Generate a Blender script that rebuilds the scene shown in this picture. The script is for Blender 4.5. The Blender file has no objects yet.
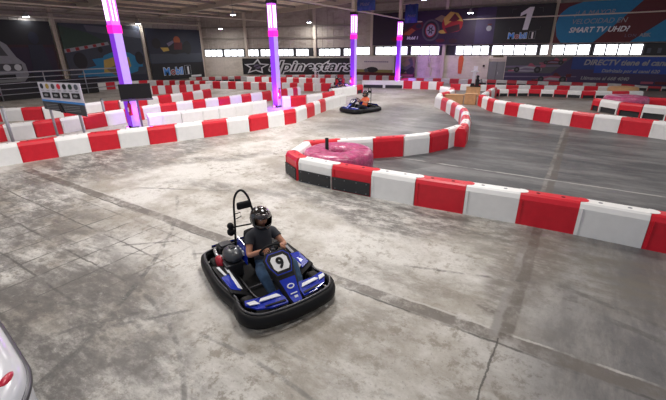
import bpy, bmesh, math, random
from mathutils import Vector, Matrix, noise as mnoise
random.seed(7)
C = bpy.context.scene.collection
PI = math.pi
V = Vector

# ------------------------------------------------------------------ materials
def mat(name, col, rough=0.6, metal=0.0, emis=None, estr=0.0, var=0.06, scale=6.0, dirt=None, dscale=3.0, dlo=0.5, dhi=0.7, coat=0.0, bump=0.0):
    m = bpy.data.materials.new(name); m.use_nodes = True
    nt = m.node_tree; b = nt.nodes['Principled BSDF']
    b.inputs['Roughness'].default_value = rough; b.inputs['Metallic'].default_value = metal
    if coat: b.inputs['Coat Weight'].default_value = coat; b.inputs['Coat Roughness'].default_value = 0.1
    if emis:
        b.inputs['Emission Color'].default_value = (*emis, 1); b.inputs['Emission Strength'].default_value = estr
    tc = nt.nodes.new('ShaderNodeTexCoord')
    n = nt.nodes.new('ShaderNodeTexNoise'); n.inputs['Scale'].default_value = scale; n.inputs['Detail'].default_value = 4
    nt.links.new(tc.outputs['Object'], n.inputs['Vector'])
    r = nt.nodes.new('ShaderNodeValToRGB')
    r.color_ramp.elements[0].position = 0.3; r.color_ramp.elements[1].position = 0.7
    r.color_ramp.elements[0].color = (*[max(0, c*(1-var)) for c in col], 1)
    r.color_ramp.elements[1].color = (*[min(1, c*(1+var)) for c in col], 1)
    nt.links.new(n.outputs['Fac'], r.inputs['Fac'])
    out = r.outputs['Color']
    if dirt:
        n2 = nt.nodes.new('ShaderNodeTexNoise'); n2.inputs['Scale'].default_value = dscale; n2.inputs['Detail'].default_value = 6; n2.inputs['Roughness'].default_value = 0.7
        mp = nt.nodes.new('ShaderNodeMapping'); mp.inputs['Scale'].default_value = (1, 1, 3)
        nt.links.new(tc.outputs['Object'], mp.inputs['Vector']); nt.links.new(mp.outputs['Vector'], n2.inputs['Vector'])
        mr = nt.nodes.new('ShaderNodeMapRange'); mr.inputs['From Min'].default_value = dlo; mr.inputs['From Max'].default_value = dhi
        nt.links.new(n2.outputs['Fac'], mr.inputs['Value'])
        mx = nt.nodes.new('ShaderNodeMixRGB'); mx.inputs['Color2'].default_value = (*dirt, 1)
        nt.links.new(mr.outputs['Result'], mx.inputs['Fac']); nt.links.new(out, mx.inputs['Color1'])
        out = mx.outputs['Color']
    nt.links.new(out, b.inputs['Base Color'])
    if bump:
        bp = nt.nodes.new('ShaderNodeBump'); bp.inputs['Strength'].default_value = bump; bp.inputs['Distance'].default_value = 0.02
        nt.links.new(n.outputs['Fac'], bp.inputs['Height']); nt.links.new(bp.outputs['Normal'], b.inputs['Normal'])
    return m

M = {}
M['red'] = mat('red plastic', (0.66, 0.012, 0.03), 0.38, dirt=(0.30, 0.03, 0.035), dscale=4, dlo=0.6, dhi=0.85)
M['white'] = mat('white plastic', (0.85, 0.85, 0.85), 0.4, var=0.03, dirt=(0.45, 0.43, 0.42), dscale=4, dlo=0.64, dhi=0.9)
M['red_dull'] = mat('darker red plastic', (0.42, 0.015, 0.03), 0.5, dirt=(0.20, 0.03, 0.03), dscale=2)  # darker red, used on the rows along the back walls
M['white_dull'] = mat('darker white plastic', (0.50, 0.49, 0.48), 0.5, dirt=(0.25, 0.24, 0.23), dscale=2)  # darker white, used on the rows along the back walls
M['rubber'] = mat('black rubber and gap shade', (0.025, 0.026, 0.03), 0.6)  # front panels of row R2, and the dark gap below raised blocks
M['hole'] = mat('dark hole', (0.08, 0.008, 0.01), 0.8)
M['black'] = mat('black plastic', (0.009, 0.009, 0.011), 0.5)
M['blackmatt'] = mat('matt black', (0.015, 0.015, 0.017), 0.75)
M['tyre'] = mat('tyre rubber', (0.018, 0.018, 0.02), 0.7, dirt=(0.07, 0.065, 0.06), dscale=8)
M['blue'] = mat('blue bodywork', (0.012, 0.035, 0.42), 0.25, coat=0.6)
M['bwhite'] = mat('white sticker', (0.75, 0.77, 0.82), 0.35)
M['steel'] = mat('steel', (0.45, 0.45, 0.47), 0.35, metal=0.9)
M['darksteel'] = mat('dark steel', (0.09, 0.09, 0.1), 0.4, metal=0.7)
M['redmetal'] = mat('red engine cowl', (0.45, 0.01, 0.03), 0.35)
M['galv'] = mat('galvanised grey steel', (0.36, 0.36, 0.40), 0.5, metal=0.4)
M['shirt'] = mat('dark grey cotton', (0.045, 0.048, 0.058), 0.9)
M['orange_shirt'] = mat('orange cotton', (0.75, 0.16, 0.07), 0.85)
M['navy_shirt'] = mat('black cotton', (0.02, 0.02, 0.03), 0.9)
M['jeans'] = mat('blue denim', (0.03, 0.07, 0.14), 0.9, var=0.25, scale=14)
M['skin'] = mat('skin', (0.50, 0.24, 0.15), 0.55)
M['shoe'] = mat('dark shoe', (0.03, 0.03, 0.035), 0.6)
M['helmet'] = mat('glossy black helmet', (0.012, 0.012, 0.014), 0.12, coat=1.0)
M['visor'] = mat('visor', (0.05, 0.04, 0.045), 0.08, coat=1.0)
M['tank'] = mat('smoked plastic tank', (0.06, 0.065, 0.075), 0.35, coat=0.2)
M['grey'] = mat('grey decal', (0.25, 0.25, 0.28), 0.5)
M['pink'] = mat('pink stretch film', (0.42, 0.05, 0.16), 0.35, var=0.35, scale=9, dirt=(0.62, 0.32, 0.42), dscale=9, dlo=0.5, dhi=0.8, coat=0.1)
M['tan'] = mat('tan wrap', (0.62, 0.36, 0.16), 0.7)
M['board'] = mat('tan plywood', (0.50, 0.28, 0.14), 0.7, var=0.12)
M['wallmetal'] = mat('beige sheet siding', (0.40, 0.35, 0.305), 0.7, dirt=(0.27, 0.23, 0.20), dscale=0.6)
M['cream'] = mat('cream painted wall', (0.66, 0.59, 0.52), 0.7, dirt=(0.5, 0.44, 0.38), dscale=0.5)
M['beam'] = mat('beige painted steel', (0.55, 0.48, 0.40), 0.6)
M['dkbeam'] = mat('dark purlin steel', (0.24, 0.21, 0.18), 0.6)
M['pane'] = mat('daylight window pane', (0.8, 0.85, 0.9), 0.3, emis=(0.93, 0.97, 1.0), estr=4.0)
M['frame'] = mat('dark window frame', (0.03, 0.03, 0.035), 0.6)
M['lamp'] = mat('lit lamp lens', (1, 1, 1), 0.3, emis=(0.85, 0.92, 1.0), estr=40)
M['doorgrey'] = mat('grey door paint', (0.20, 0.20, 0.21), 0.5)
M['orange'] = mat('orange plastic', (0.62, 0.10, 0.03), 0.5)
M['wht'] = mat('white paint', (0.78, 0.78, 0.79), 0.4)
M['cartwhite'] = mat('glossy white cart body', (0.66, 0.68, 0.74), 0.25, coat=0.6, var=0.02)
M['extred'] = mat('extinguisher red', (0.6, 0.01, 0.05), 0.3, coat=0.5)
for k_ in ('black', 'blackmatt', 'tyre'): M[k_].node_tree.nodes['Principled BSDF'].inputs['Specular IOR Level'].default_value = 0.2
# glowing light pillars
M['clad'] = mat('backlit violet cladding', (0.45, 0.34, 0.66), 0.4, emis=(0.36, 0.20, 0.80), estr=0.55)
M['clad_side'] = mat('backlit deep violet cladding', (0.22, 0.06, 0.5), 0.4, emis=(0.22, 0.01, 0.85), estr=0.55)
M['clad_top'] = mat('backlit magenta violet cladding', (0.5, 0.2, 0.7), 0.4, emis=(0.60, 0.06, 0.90), estr=0.95)
M['tube'] = mat('fluorescent tube', (1, 1, 1), 0.3, emis=(1.0, 0.70, 1.0), estr=3.5)
M['band'] = mat('magenta light band', (0.8, 0.02, 0.4), 0.4, emis=(1.0, 0.0, 0.42), estr=1.1)
M['led'] = mat('magenta led', (1, 0.2, 0.8), 0.4, emis=(0.9, 0.1, 1.0), estr=9)
# printed colours
def pr(n, c, **k):
    g = 1.0 if n in ('p_white', 'p_paper', 'p_lblue', 'p_cream', 'p_grey') else 0.66
    M[n] = mat('print '+n, tuple(x*g for x in c), 0.6, **k)
pr('p_black', (0.012, 0.012, 0.015)); pr('p_navy', (0.018, 0.022, 0.045)); pr('p_purple', (0.028, 0.012, 0.04))
pr('p_maroon', (0.045, 0.010, 0.014)); pr('p_slate', (0.05, 0.06, 0.085)); pr('p_white', (0.62, 0.62, 0.64)); pr('p_grey', (0.26, 0.26, 0.28))
pr('p_dgrey', (0.09, 0.09, 0.10)); pr('p_cyan', (0.02, 0.26, 0.48)); pr('p_blue', (0.015, 0.05, 0.25)); pr('p_yellow', (0.62, 0.42, 0.08))
pr('p_gold', (0.24, 0.18, 0.10)); pr('p_red', (0.38, 0.015, 0.02)); pr('p_orange', (0.45, 0.10, 0.03)); pr('p_green', (0.03, 0.07, 0.045))
pr('p_dred', (0.12, 0.008, 0.014)); pr('p_sky', (0.010, 0.24, 0.48)); pr('p_lilac', (0.20, 0.16, 0.26)); pr('p_olive', (0.30, 0.27, 0.08))
pr('p_cream', (0.55, 0.51, 0.46)); pr('p_teal', (0.02, 0.10, 0.13)); pr('p_paper', (0.62, 0.60, 0.68)); pr('p_lblue', (0.06, 0.25, 0.65))
pr('p_mblue', (0.02, 0.07, 0.40)); pr('p_steel', (0.13, 0.14, 0.18)); pr('p_pink', (0.42, 0.09, 0.15)); pr('p_dpurp', (0.05, 0.03, 0.10))

# ------------------------------------------------------------------ mesh builder
class MB:
    def __init__(s): s.v = []; s.f = []; s.m = []; s.mats = []; s.sm = []
    def mi(s, m):
        if m not in s.mats: s.mats.append(m)
        return s.mats.index(m)
    def add(s, vs, fs, m, X=None, smooth=False):
        o = len(s.v); k = s.mi(m)
        for v in vs: s.v.append(tuple(X @ V(v)) if X is not None else tuple(v))
        for f in fs: s.f.append([i+o for i in f]); s.m.append(k); s.sm.append(smooth)
    def box(s, c, d, m, X=None, taper=1.0):
        x, y, z = c; a, b, h = d[0]/2, d[1]/2, d[2]/2; t = taper
        vs = [(x-a, y-b, z-h), (x+a, y-b, z-h), (x+a, y+b, z-h), (x-a, y+b, z-h), (x-a*t, y-b*t, z+h), (x+a*t, y-b*t, z+h), (x+a*t, y+b*t, z+h), (x-a*t, y+b*t, z+h)]
        s.add(vs, [(0,3,2,1), (4,5,6,7), (0,1,5,4), (1,2,6,5), (2,3,7,6), (3,0,4,7)], m, X)
    def prism(s, poly, h0, h1, m, X=None):          # polygon in local xy extruded in z
        a = sum(poly[i][0]*poly[(i+1) % len(poly)][1]-poly[(i+1) % len(poly)][0]*poly[i][1] for i in range(len(poly)))
        if a < 0: poly = poly[::-1]
        n = len(poly); vs = [(p[0], p[1], h0) for p in poly]+[(p[0], p[1], h1) for p in poly]
        fs = [tuple(range(n-1, -1, -1)), tuple(range(n, 2*n))]+[(i, (i+1) % n, n+(i+1) % n, n+i) for i in range(n)]
        s.add(vs, fs, m, X)
    def tube(s, pts, r, m, n=8, closed=False, X=None, caps=True):
        P = [V(p) for p in pts]; N = len(P); rr = r if isinstance(r, (list, tuple)) else [r]*N
        vs = []; fs = []; up = None
        for i in range(N):
            if closed: t = P[(i+1) % N]-P[i-1]
            else: t = P[min(N-1, i+1)]-P[max(0, i-1)]
            t.normalize()
            if up is None:
                up = V((0, 0, 1)) if abs(t.z) < 0.9 else V((1, 0, 0))
            a = t.cross(up).normalized(); up = a.cross(t).normalized()
            for k in range(n):
                w = 2*PI*k/n; vs.append(P[i]+(a*math.cos(w)+up*math.sin(w))*rr[i])
        for i in range(N if closed else N-1):
            j = (i+1) % N
            for k in range(n): fs.append((i*n+k, i*n+(k+1) % n, j*n+(k+1) % n, j*n+k))
        if not closed and caps: fs += [tuple(range(n-1, -1, -1)), tuple(range((N-1)*n, N*n))]
        s.add(vs, fs, m, X, True)
    def lathe(s, prof, m, n=24, X=None, c=(0, 0, 0), closed=False):
        vs = []; fs = []; N = len(prof)
        for k in range(n):
            w = 2*PI*k/n
            for r, z in prof: vs.append((c[0]+r*math.cos(w), c[1]+r*math.sin(w), c[2]+z))
        for k in range(n):
            j = (k+1) % n
            for i in range(N if closed else N-1):
                i2 = (i+1) % N; fs.append((k*N+i, j*N+i, j*N+i2, k*N+i2))
        s.add(vs, fs, m, X, True)
    def sphere(s, c, r, m, n=16, X=None):
        rx, ry, rz = r if isinstance(r, (tuple, list)) else (r, r, r)
        vs = []; fs = []; h = n//2
        for i in range(h+1):
            t = PI*i/h
            for k in range(n): w = 2*PI*k/n; vs.append((c[0]+rx*math.sin(t)*math.cos(w), c[1]+ry*math.sin(t)*math.sin(w), c[2]+rz*math.cos(t)))
        for i in range(h):
            for k in range(n): fs.append((i*n+k, (i+1)*n+k, (i+1)*n+(k+1) % n, i*n+(k+1) % n))
        s.add(vs, fs, m, X, True)
    def sweep(s, pts, sec, m, X=None, closed=True):   # section (offset outwards, z) swept along a plan curve
        N = len(pts); n = len(sec); vs = []; fs = []
        for i in range(N):
            t = (V(pts[(i+1) % N][:2])-V(pts[i-1][:2])).normalized(); nn = V((t.y, -t.x)); p = pts[i]
            z0 = p[2] if len(p) > 2 else 0
            for o, z in sec: vs.append((p[0]+nn.x*o, p[1]+nn.y*o, z+z0))
        for i in range(N if closed else N-1):
            j = (i+1) % N
            for k in range(n): fs.append((i*n+k, j*n+k, j*n+(k+1) % n, i*n+(k+1) % n))
        s.add(vs, fs, m, X, True)
    def text(s, txt, size, m, X, shear=0.0, bold=0.0, align='LEFT', spacing=1.0, sx=1.0, depth=0.004):
        cu = bpy.data.curves.new('t', 'FONT'); cu.body = txt; cu.size = size; cu.shear = shear; cu.offset = bold
        cu.align_x = align; cu.space_character = spacing; cu.extrude = depth; cu.resolution_u = 3
        o = bpy.data.objects.new('t', cu); C.objects.link(o)
        dg = bpy.context.evaluated_depsgraph_get(); me = bpy.data.meshes.new_from_object(o.evaluated_get(dg))
        s.add([(v.co.x*sx, v.co.y, v.co.z) for v in me.vertices], [tuple(p.vertices) for p in me.polygons], m, X)
        bpy.data.objects.remove(o); bpy.data.curves.remove(cu); bpy.data.meshes.remove(me)
    def mesh(s, name):
        me = bpy.data.meshes.new(name); me.from_pydata(s.v, [], s.f)
        for m in s.mats: me.materials.append(M[m] if isinstance(m, str) else m)
        me.polygons.foreach_set('material_index', s.m); me.polygons.foreach_set('use_smooth', s.sm); me.update()
        return me
    def build(s, name, parent=None, loc=(0, 0, 0), rz=0, bevel=0, smooth_angle=None):
        o = bpy.data.objects.new(name, s.mesh(name)); C.objects.link(o); o.location = loc; o.rotation_euler = (0, 0, rz)
        if parent: o.parent = parent
        if bevel:
            b = o.modifiers.new('Bevel', 'BEVEL'); b.width = bevel; b.segments = 2; b.limit_method = 'ANGLE'
        return o

def tag(o, label, cat, group=None):
    o['label'] = label; o['category'] = cat
    if group: o['group'] = group
    return o
def thing(name, label, cat, loc=(0, 0, 0), rz=0, group=None):
    o = bpy.data.objects.new(name, None); C.objects.link(o); o.location = loc; o.rotation_euler = (0, 0, rz); o.empty_display_size = 0.2
    return tag(o, label, cat, group)
def struct(o): o['kind'] = 'structure'; return o
def copy_tree(o, parent=None):
    c = o.copy(); C.objects.link(c)
    if parent: c.parent = parent
    for ch in list(o.children): copy_tree(ch, c)
    return c
def catmull(pts, n=6, closed=True):
    out = []; N = len(pts)
    for i in range(N if closed else N-1):
        g = (lambda k: pts[k % N]) if closed else (lambda k: pts[max(0, min(N-1, k))])
        p0, p1, p2, p3 = [V(g(i+k)) for k in (-1, 0, 1, 2)]
        for k in range(n):
            t = k/n; out.append(0.5*((2*p1)+(p2-p0)*t+(2*p0-5*p1+4*p2-p3)*t*t+(3*p1-p0-3*p2+p3)*t**3))
    if not closed: out.append(V(pts[-1]))
    return [tuple(p) for p in out]
def frame(o, xd, yd):                                 # matrix: local x along xd, y along yd, z outwards
    xd = V(xd).normalized(); yd = V(yd); yd = (yd-xd*yd.dot(xd)).normalized(); z = xd.cross(yd)
    m = Matrix((xd, yd, z)).transposed().to_4x4(); m.translation = V(o); return m

# ------------------------------------------------------------------ camera
cam = bpy.data.cameras.new('camera'); cam.sensor_width = 36; cam.lens = 375.17/666*36; cam.clip_end = 300
co = bpy.data.objects.new('camera', cam); C.objects.link(co)
rt, up, fw = V((0.84192, 0.53953, -0.00898)), V((-0.19497, 0.31968, 0.92725)), V((-0.50315, 0.77892, -0.37433))
mm = Matrix((rt, up, -fw)).transposed().to_4x4(); mm.translation = V((0, 0, 3.2)); co.matrix_world = mm
bpy.context.scene.camera = co

# ------------------------------------------------------------------ floor
def floor_material():
    m = bpy.data.materials.new('worn concrete floor'); m.use_nodes = True; nt = m.node_tree; L = nt.links.new
    b = nt.nodes['Principled BSDF']; geo = nt.nodes.new('ShaderNodeTexCoord'); sep = nt.nodes.new('ShaderNodeSeparateXYZ'); L(geo.outputs['Object'], sep.inputs[0])
    def val(x):
        return x
    def math_(op, a, b2=None, clamp=False):
        n = nt.nodes.new('ShaderNodeMath'); n.operation = op; n.use_clamp = clamp
        for i, x in enumerate((a, b2)):
            if x is None: continue
            if isinstance(x, (int, float)): n.inputs[i].default_value = x
            else: L(x, n.inputs[i])
        return n.outputs[0]
    def noise(scale, detail=5, rough=0.6, sc=(1, 1, 1), rot=0, off=(0, 0, 0)):
        mp = nt.nodes.new('ShaderNodeMapping'); mp.inputs['Scale'].default_value = sc; mp.inputs['Rotation'].default_value = (0, 0, rot); mp.inputs['Location'].default_value = off
        L(geo.outputs['Object'], mp.inputs['Vector']); n = nt.nodes.new('ShaderNodeTexNoise'); n.inputs['Scale'].default_value = scale
        n.inputs['Detail'].default_value = detail; n.inputs['Roughness'].default_value = rough; L(mp.outputs['Vector'], n.inputs['Vector']); return n.outputs['Fac']
    def ramp(x, lo, hi):
        n = nt.nodes.new('ShaderNodeMapRange'); n.interpolation_type = 'SMOOTHSTEP'
        n.inputs['From Min'].default_value = lo; n.inputs['From Max'].default_value = hi; L(x, n.inputs['Value']); return n.outputs['Result']
    def inv(x): return math_('SUBTRACT', 1.0, x)
    def mul(*a):
        o = a[0]
        for x in a[1:]: o = math_('MULTIPLY', o, x)
        return o
    def mix(c1, c2, f):
        n = nt.nodes.new('ShaderNodeMixRGB'); L(f, n.inputs['Fac'])
        for i, c in ((1, c1), (2, c2)):
            if isinstance(c, tuple): n.inputs[i].default_value = (*c, 1)
            else: L(c, n.inputs[i])
        return n.outputs['Color']
    nb = noise(0.35, 4); X = math_('ADD', sep.outputs['X'], math_('MULTIPLY', math_('SUBTRACT', nb, 0.5), 2.2))
    Y = math_('ADD', sep.outputs['Y'], math_('MULTIPLY', math_('SUBTRACT', noise(0.35, 4, off=(7, 3, 0)), 0.5), 2.2))
    x0, y0 = sep.outputs['X'], sep.outputs['Y']
    big = noise(0.5, 7, 0.68); fine = noise(5, 9, 0.78); grain = noise(22, 6, 0.75)
    col = mix((0.44, 0.405, 0.355), (0.76, 0.74, 0.71), ramp(big, 0.38, 0.58))
    col = mix(col, (0.30, 0.265, 0.215), mul(ramp(fine, 0.50, 0.60), ramp(noise(0.7, 5, off=(3, 9, 0)), 0.40, 0.58), 0.8))
    col = mix(col, (0.24, 0.20, 0.155), mul(ramp(noise(1.3, 7, 0.72, off=(11, 2, 0)), 0.54, 0.68), ramp(Y, 4.2, 2.6), 0.6))
    # grey worn asphalt-like painted field inside the loop
    m1 = mul(ramp(X, -7.6, -5.6), ramp(y0, 7.3, 8.0), inv(ramp(Y, 22, 27)))
    m1 = math_('MAXIMUM', m1, mul(ramp(X, -11.5, -8), ramp(Y, 11, 14), inv(ramp(Y, 20, 24)), 0.75))
    grey = mix((0.085, 0.088, 0.098), (0.25, 0.25, 0.255), ramp(noise(0.6, 8, 0.75, sc=(0.35, 1.5, 1)), 0.40, 0.66))
    col = mix(col, grey, m1)
    # brownish far field
    m4 = mul(ramp(Y, 20, 25), ramp(X, -13, -9)); col = mix(col, mix((0.19, 0.155, 0.135), (0.36, 0.32, 0.285), ramp(big, 0.35, 0.65)), m4)
    # darker grey corner on the right in front of the barriers
    m2 = mul(ramp(X, -1.0, 1.0), inv(ramp(y0, 7.5, 8.3))); col = mix(col, mix((0.10, 0.10, 0.112), (0.26, 0.25, 0.245), ramp(noise(0.9, 8, 0.75, sc=(2.2, 0.6, 1)), 0.4, 0.65)), mul(m2, 0.9))
    # dark rubber stains, and shadow-like dark painted at the foot of row R2
    def blob(cx, cy, rx, ry, rot=0, k=1.0, c=(0.13, 0.12, 0.115)):
        nonlocal col
        ca, sa = math.cos(rot), math.sin(rot); dx = math_('SUBTRACT', X, cx); dy = math_('SUBTRACT', Y, cy)
        u = math_('DIVIDE', math_('ADD', math_('MULTIPLY', dx, ca), math_('MULTIPLY', dy, sa)), rx)
        w = math_('DIVIDE', math_('SUBTRACT', math_('MULTIPLY', dy, ca), math_('MULTIPLY', dx, sa)), ry)
        d = math_('ADD', math_('MULTIPLY', u, u), math_('MULTIPLY', w, w))
        col = mix(col, c, mul(ramp(d, 1.2, 0.1), ramp(noise(1.6, 9, 0.78, off=(cx, cy, 0), sc=(1, 2.2, 1), rot=rot), 0.36, 0.60), k))
    blob(-4.7, 1.1, 2.0, 1.6, -0.5, 0.95); blob(-7.0, 1.6, 3.0, 1.6, -0.3, 0.85); blob(-10.5, 2.6, 3.0, 2.0, -0.1, 0.85); blob(-5.3, 2.0, 1.5, 0.8, 0.4, 0.6); blob(-12.5, 5.5, 1.8, 3.0, 0.2, 0.95); blob(-3.2, 1.2, 1.4, 0.6, 0.4, 0.7)
    blob(-3.0, 6.75, 3.4, 0.9, 0.0, 0.95); blob(-6.5, 6.0, 2.6, 0.4, 0.25, 0.6); blob(-9.5, 7.6, 2.6, 0.5, 0.9, 0.6); blob(-11.3, 7.5, 1.0, 3.5, 0.25, 0.7); blob(0.4, 6.2, 2.2, 1.1, 0, 0.9, (0.17, 0.155, 0.13)); blob(-11.5, 10, 1.0, 4.0, 0.1, 0.5); blob(-0.3, 2.9, 0.8, 0.6, 0, 0.5, (0.2, 0.17, 0.13))  # first blob paints shadow-like dark along the front of row R2
    blob(-1.9, 2.4, 1.2, 0.5, 0.6, 0.5, (0.2, 0.17, 0.13)); blob(-6.2, 3.8, 2.6, 0.6, 0.1, 0.5, (0.25, 0.22, 0.18))
    # joint strips (filled trenches) and cracks
    blob(-0.45, 4.35, 0.35, 0.3, 0, 0.9, (0.10, 0.085, 0.07)); blob(-1.6, 4.6, 1.6, 0.5, 0.1, 0.6, (0.2, 0.175, 0.14)); blob(-2.2, 3.3, 1.3, 0.5, 0.2, 0.7, (0.19, 0.16, 0.12)); blob(-0.2, 5.6, 0.5, 1.5, 0, 0.8, (0.16, 0.14, 0.12))
    wob = math_('MULTIPLY', math_('SUBTRACT', noise(1.5, 6, 0.8), 0.5), 0.12)
    def strip(ax, c, w, soft, cc, k, *lim):
        nonlocal col
        d = math_('ABSOLUTE', math_('ADD', math_('SUBTRACT', ax, c), wob)); f = mul(inv(ramp(d, w, w+soft)), k)
        for q in lim: f = mul(f, q)
        col = mix(col, cc, f)
    worn = ramp(noise(2.2, 8, 0.75), 0.36, 0.55)
    brk = ramp(noise(0.8, 5, 0.7, off=(5, 5, 0)), 0.38, 0.55)
    jx = math_('GREATER_THAN', x0, -13.2)
    strip(y0, 4.02, 0.085, 0.03, (0.15, 0.13, 0.115), 0.9, jx, math_('ADD', math_('MULTIPLY', worn, 0.75), 0.2))
    strip(y0, 4.14, 0.008, 0.02, (0.62, 0.60, 0.57), 0.8, jx, brk); strip(y0, 3.90, 0.008, 0.02, (0.08, 0.075, 0.07), 0.9, jx, brk)
    jy = math_('GREATER_THAN', y0, 4.0)
    strip(x0, -0.25, 0.11, 0.04, (0.13, 0.11, 0.095), 0.85, jy, math_('LESS_THAN', y0, 18.6), math_('ADD', math_('MULTIPLY', worn, 0.75), 0.2))
    strip(x0, -0.33, 0.03, 0.04, (0.42, 0.41, 0.40), 0.6, worn, brk, jy, math_('LESS_THAN', y0, 18.6))
    strip(x0, -0.28, 0.006, 0.01, (0.05, 0.045, 0.04), 0.8, math_('LESS_THAN', y0, 4.0))
    strip(y0, 10.75, 0.02, 0.03, (0.60, 0.59, 0.57), 0.75, math_('GREATER_THAN', x0, -6.5), brk)
    strip(y0, 14.2, 0.03, 0.04, (0.10, 0.10, 0.11), 0.7, math_('GREATER_THAN', x0, -5.0))
    strip(y0, 8.9, 0.012, 0.03, (0.50, 0.49, 0.47), 0.5, math_('GREATER_THAN', x0, -4.5), brk)
    strip(x0, 2.1, 0.006, 0.02, (0.40, 0.39, 0.37), 0.5, math_('LESS_THAN', y0, 7.3))
    # square grid of saw cuts on the left
    for ax, sgn in ((x0, 1), (y0, 2)):
        fr = math_('ABSOLUTE', math_('SUBTRACT', math_('FRACT', math_('DIVIDE', math_('ADD', ax, wob), 0.62 if sgn == 1 else 0.66)), 0.5))
        f = mul(inv(ramp(fr, 0.014, 0.035)), ramp(X, -4.6, -6.2), ramp(Y, 3.9, 3.2), ramp(noise(1.8, 5, 0.7, off=(2, 8, 0)), 0.36, 0.52), 0.85)
        col = mix(col, (0.10, 0.095, 0.09), f)
    # curved skid marks
    def skid(cx, cy, r, w, k, a0, a1, c=(0.09, 0.088, 0.085)):
        nonlocal col
        dx = math_('SUBTRACT', x0, cx); dy = math_('SUBTRACT', y0, cy); r_ = math_('SQRT', math_('ADD', mul(dx, dx), mul(dy, dy)))
        d = math_('ABSOLUTE', math_('SUBTRACT', r_, r)); an = math_('ARCTAN2', dy, dx)
        f = mul(inv(ramp(d, w, w+0.03)), math_('GREATER_THAN', an, a0), math_('LESS_THAN', an, a1), ramp(noise(3, 6, 0.7), 0.42, 0.6), k)
        col = mix(col, c, f)
    for sx, sy, L_, an, wd in ((-4.2, 1.9, 1.5, 0.9, 0.012), (-4.6, 1.6, 1.2, 1.0, 0.02), (-6.0, 3.2, 1.6, 0.75, 0.012), (-1.2, 1.8, 1.8, 0.5, 0.01), (-0.9, 5.2, 2.2, 0.3, 0.012), (-7.9, 5.3, 2.5, 0.45, 0.02), (0.9, 5.4, 1.6, -0.3, 0.03), (1.5, 4.9, 1.8, -0.25, 0.04), (-2.0, 12.2, 3.0, 0.15, 0.04), (-1.0, 15.0, 3.0, 0.2, 0.04)):
        ca, sa = math.cos(an), math.sin(an); dx = math_('SUBTRACT', x0, sx); dy = math_('SUBTRACT', y0, sy)
        u = math_('ABSOLUTE', math_('ADD', math_('MULTIPLY', dx, ca), math_('MULTIPLY', dy, sa))); w_ = math_('ABSOLUTE', math_('ADD', math_('SUBTRACT', math_('MULTIPLY', dy, ca), math_('MULTIPLY', dx, sa)), wob))
        col = mix(col, (0.11, 0.105, 0.10), mul(inv(ramp(w_, wd, wd+0.03)), ramp(u, L_/2, L_/3), ramp(noise(3, 6, 0.7, off=(sx, sy, 0)), 0.38, 0.58), 0.7))
    skid(-12.5, -2.6, 9.0, 0.02, 0.75, 0.15, 1.0); skid(-11.9, -2.8, 8.6, 0.015, 0.6, 0.2, 0.7); skid(-5.2, -1.8, 4.1, 0.012, 0.6, 0.9, 1.9)
    skid(-2.6, -4.3, 6.5, 0.012, 0.6, 1.35, 2.1); skid(-7.5, 6.5, 4.0, 0.012, 0.45, -1.6, -0.4); skid(-2, 8, 5.5, 0.01, 0.4, -2.2, -1.2)
    skid(-11.0, 20.0, 7.5, 0.02, 0.5, -1.6, 0.2); skid(-10.4, 20.6, 7.0, 0.02, 0.5, -1.5, 0.1)
    col = mix(col, (0.20, 0.19, 0.18), mul(ramp(grain, 0.54, 0.66), 0.5)); col = mix(col, (0.78, 0.77, 0.74), mul(ramp(noise(7, 9, 0.85, off=(4, 4, 0)), 0.56, 0.68), 0.6, inv(m2), inv(m1)))
    dk = nt.nodes.new('ShaderNodeMixRGB'); dk.blend_type = 'MULTIPLY'; dk.inputs['Fac'].default_value = 1; L(col, dk.inputs['Color1']); dk.inputs['Color2'].default_value = (0.79, 0.79, 0.785, 1)
    L(dk.outputs['Color'], b.inputs['Base Color'])
    rr = nt.nodes.new('ShaderNodeMapRange'); L(fine, rr.inputs['Value']); rr.inputs['To Min'].default_value = 0.38; rr.inputs['To Max'].default_value = 0.62
    L(rr.outputs['Result'], b.inputs['Roughness']); b.inputs['Specular IOR Level'].default_value = 0.5
    bp = nt.nodes.new('ShaderNodeBump'); bp.inputs['Strength'].default_value = 0.25; bp.inputs['Distance'].default_value = 0.01; L(grain, bp.inputs['Height']); L(bp.outputs['Normal'], b.inputs['Normal'])
    return m
M['floor'] = floor_material()
mb = MB(); mb.box((-13, 16, -0.05), (56, 52, 0.1), 'floor'); struct(mb.build('floor'))

# ------------------------------------------------------------------ building shell
A = V((-38, 31.5, 0)); B = V((-21.6, 38.3, 0)); YB = 38.3; XR = 13.0
def siding(mb, p, q, z0, z1, m, step=0.6, amp=0.03):      # ribbed metal cladding seen from inside
    p = V(p); q = V(q); L = (q-p).length; t = (q-p)/L; n = V((t.y, -t.x, 0)); k = int(L/step)
    vs = []; fs = []; i = 0
    for j in range(k):
        for s, o in ((0, 0), (0.8, 0), (0.86, amp), (0.94, amp)):
            a = p+t*(L*(j+s)/k)+n*o; vs += [(a.x, a.y, z0), (a.x, a.y, z1)]
    a = q; vs += [(a.x, a.y, z0), (a.x, a.y, z1)]
    fs = [(2*i, 2*i+2, 2*i+3, 2*i+1) for i in range(len(vs)//2-1)]
    mb.add(vs, fs, m)
    b0 = p-n*0.1; b1 = q-n*0.1; mb.add([(b0.x, b0.y, z0), (b1.x, b1.y, z0), (b1.x, b1.y, z1), (b0.x, b0.y, z1)], [(0, 1, 2, 3)], m)
def roofz(x): return 6.75+0.055*(x+38) if x < 0 else 6.75+0.055*38-0.055*x
mb = MB(); siding(mb, (-38, -4, 0), (-38, 31.5, 0), 0, 6.75, 'wallmetal'); struct(mb.build('wall_left'))
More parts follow.
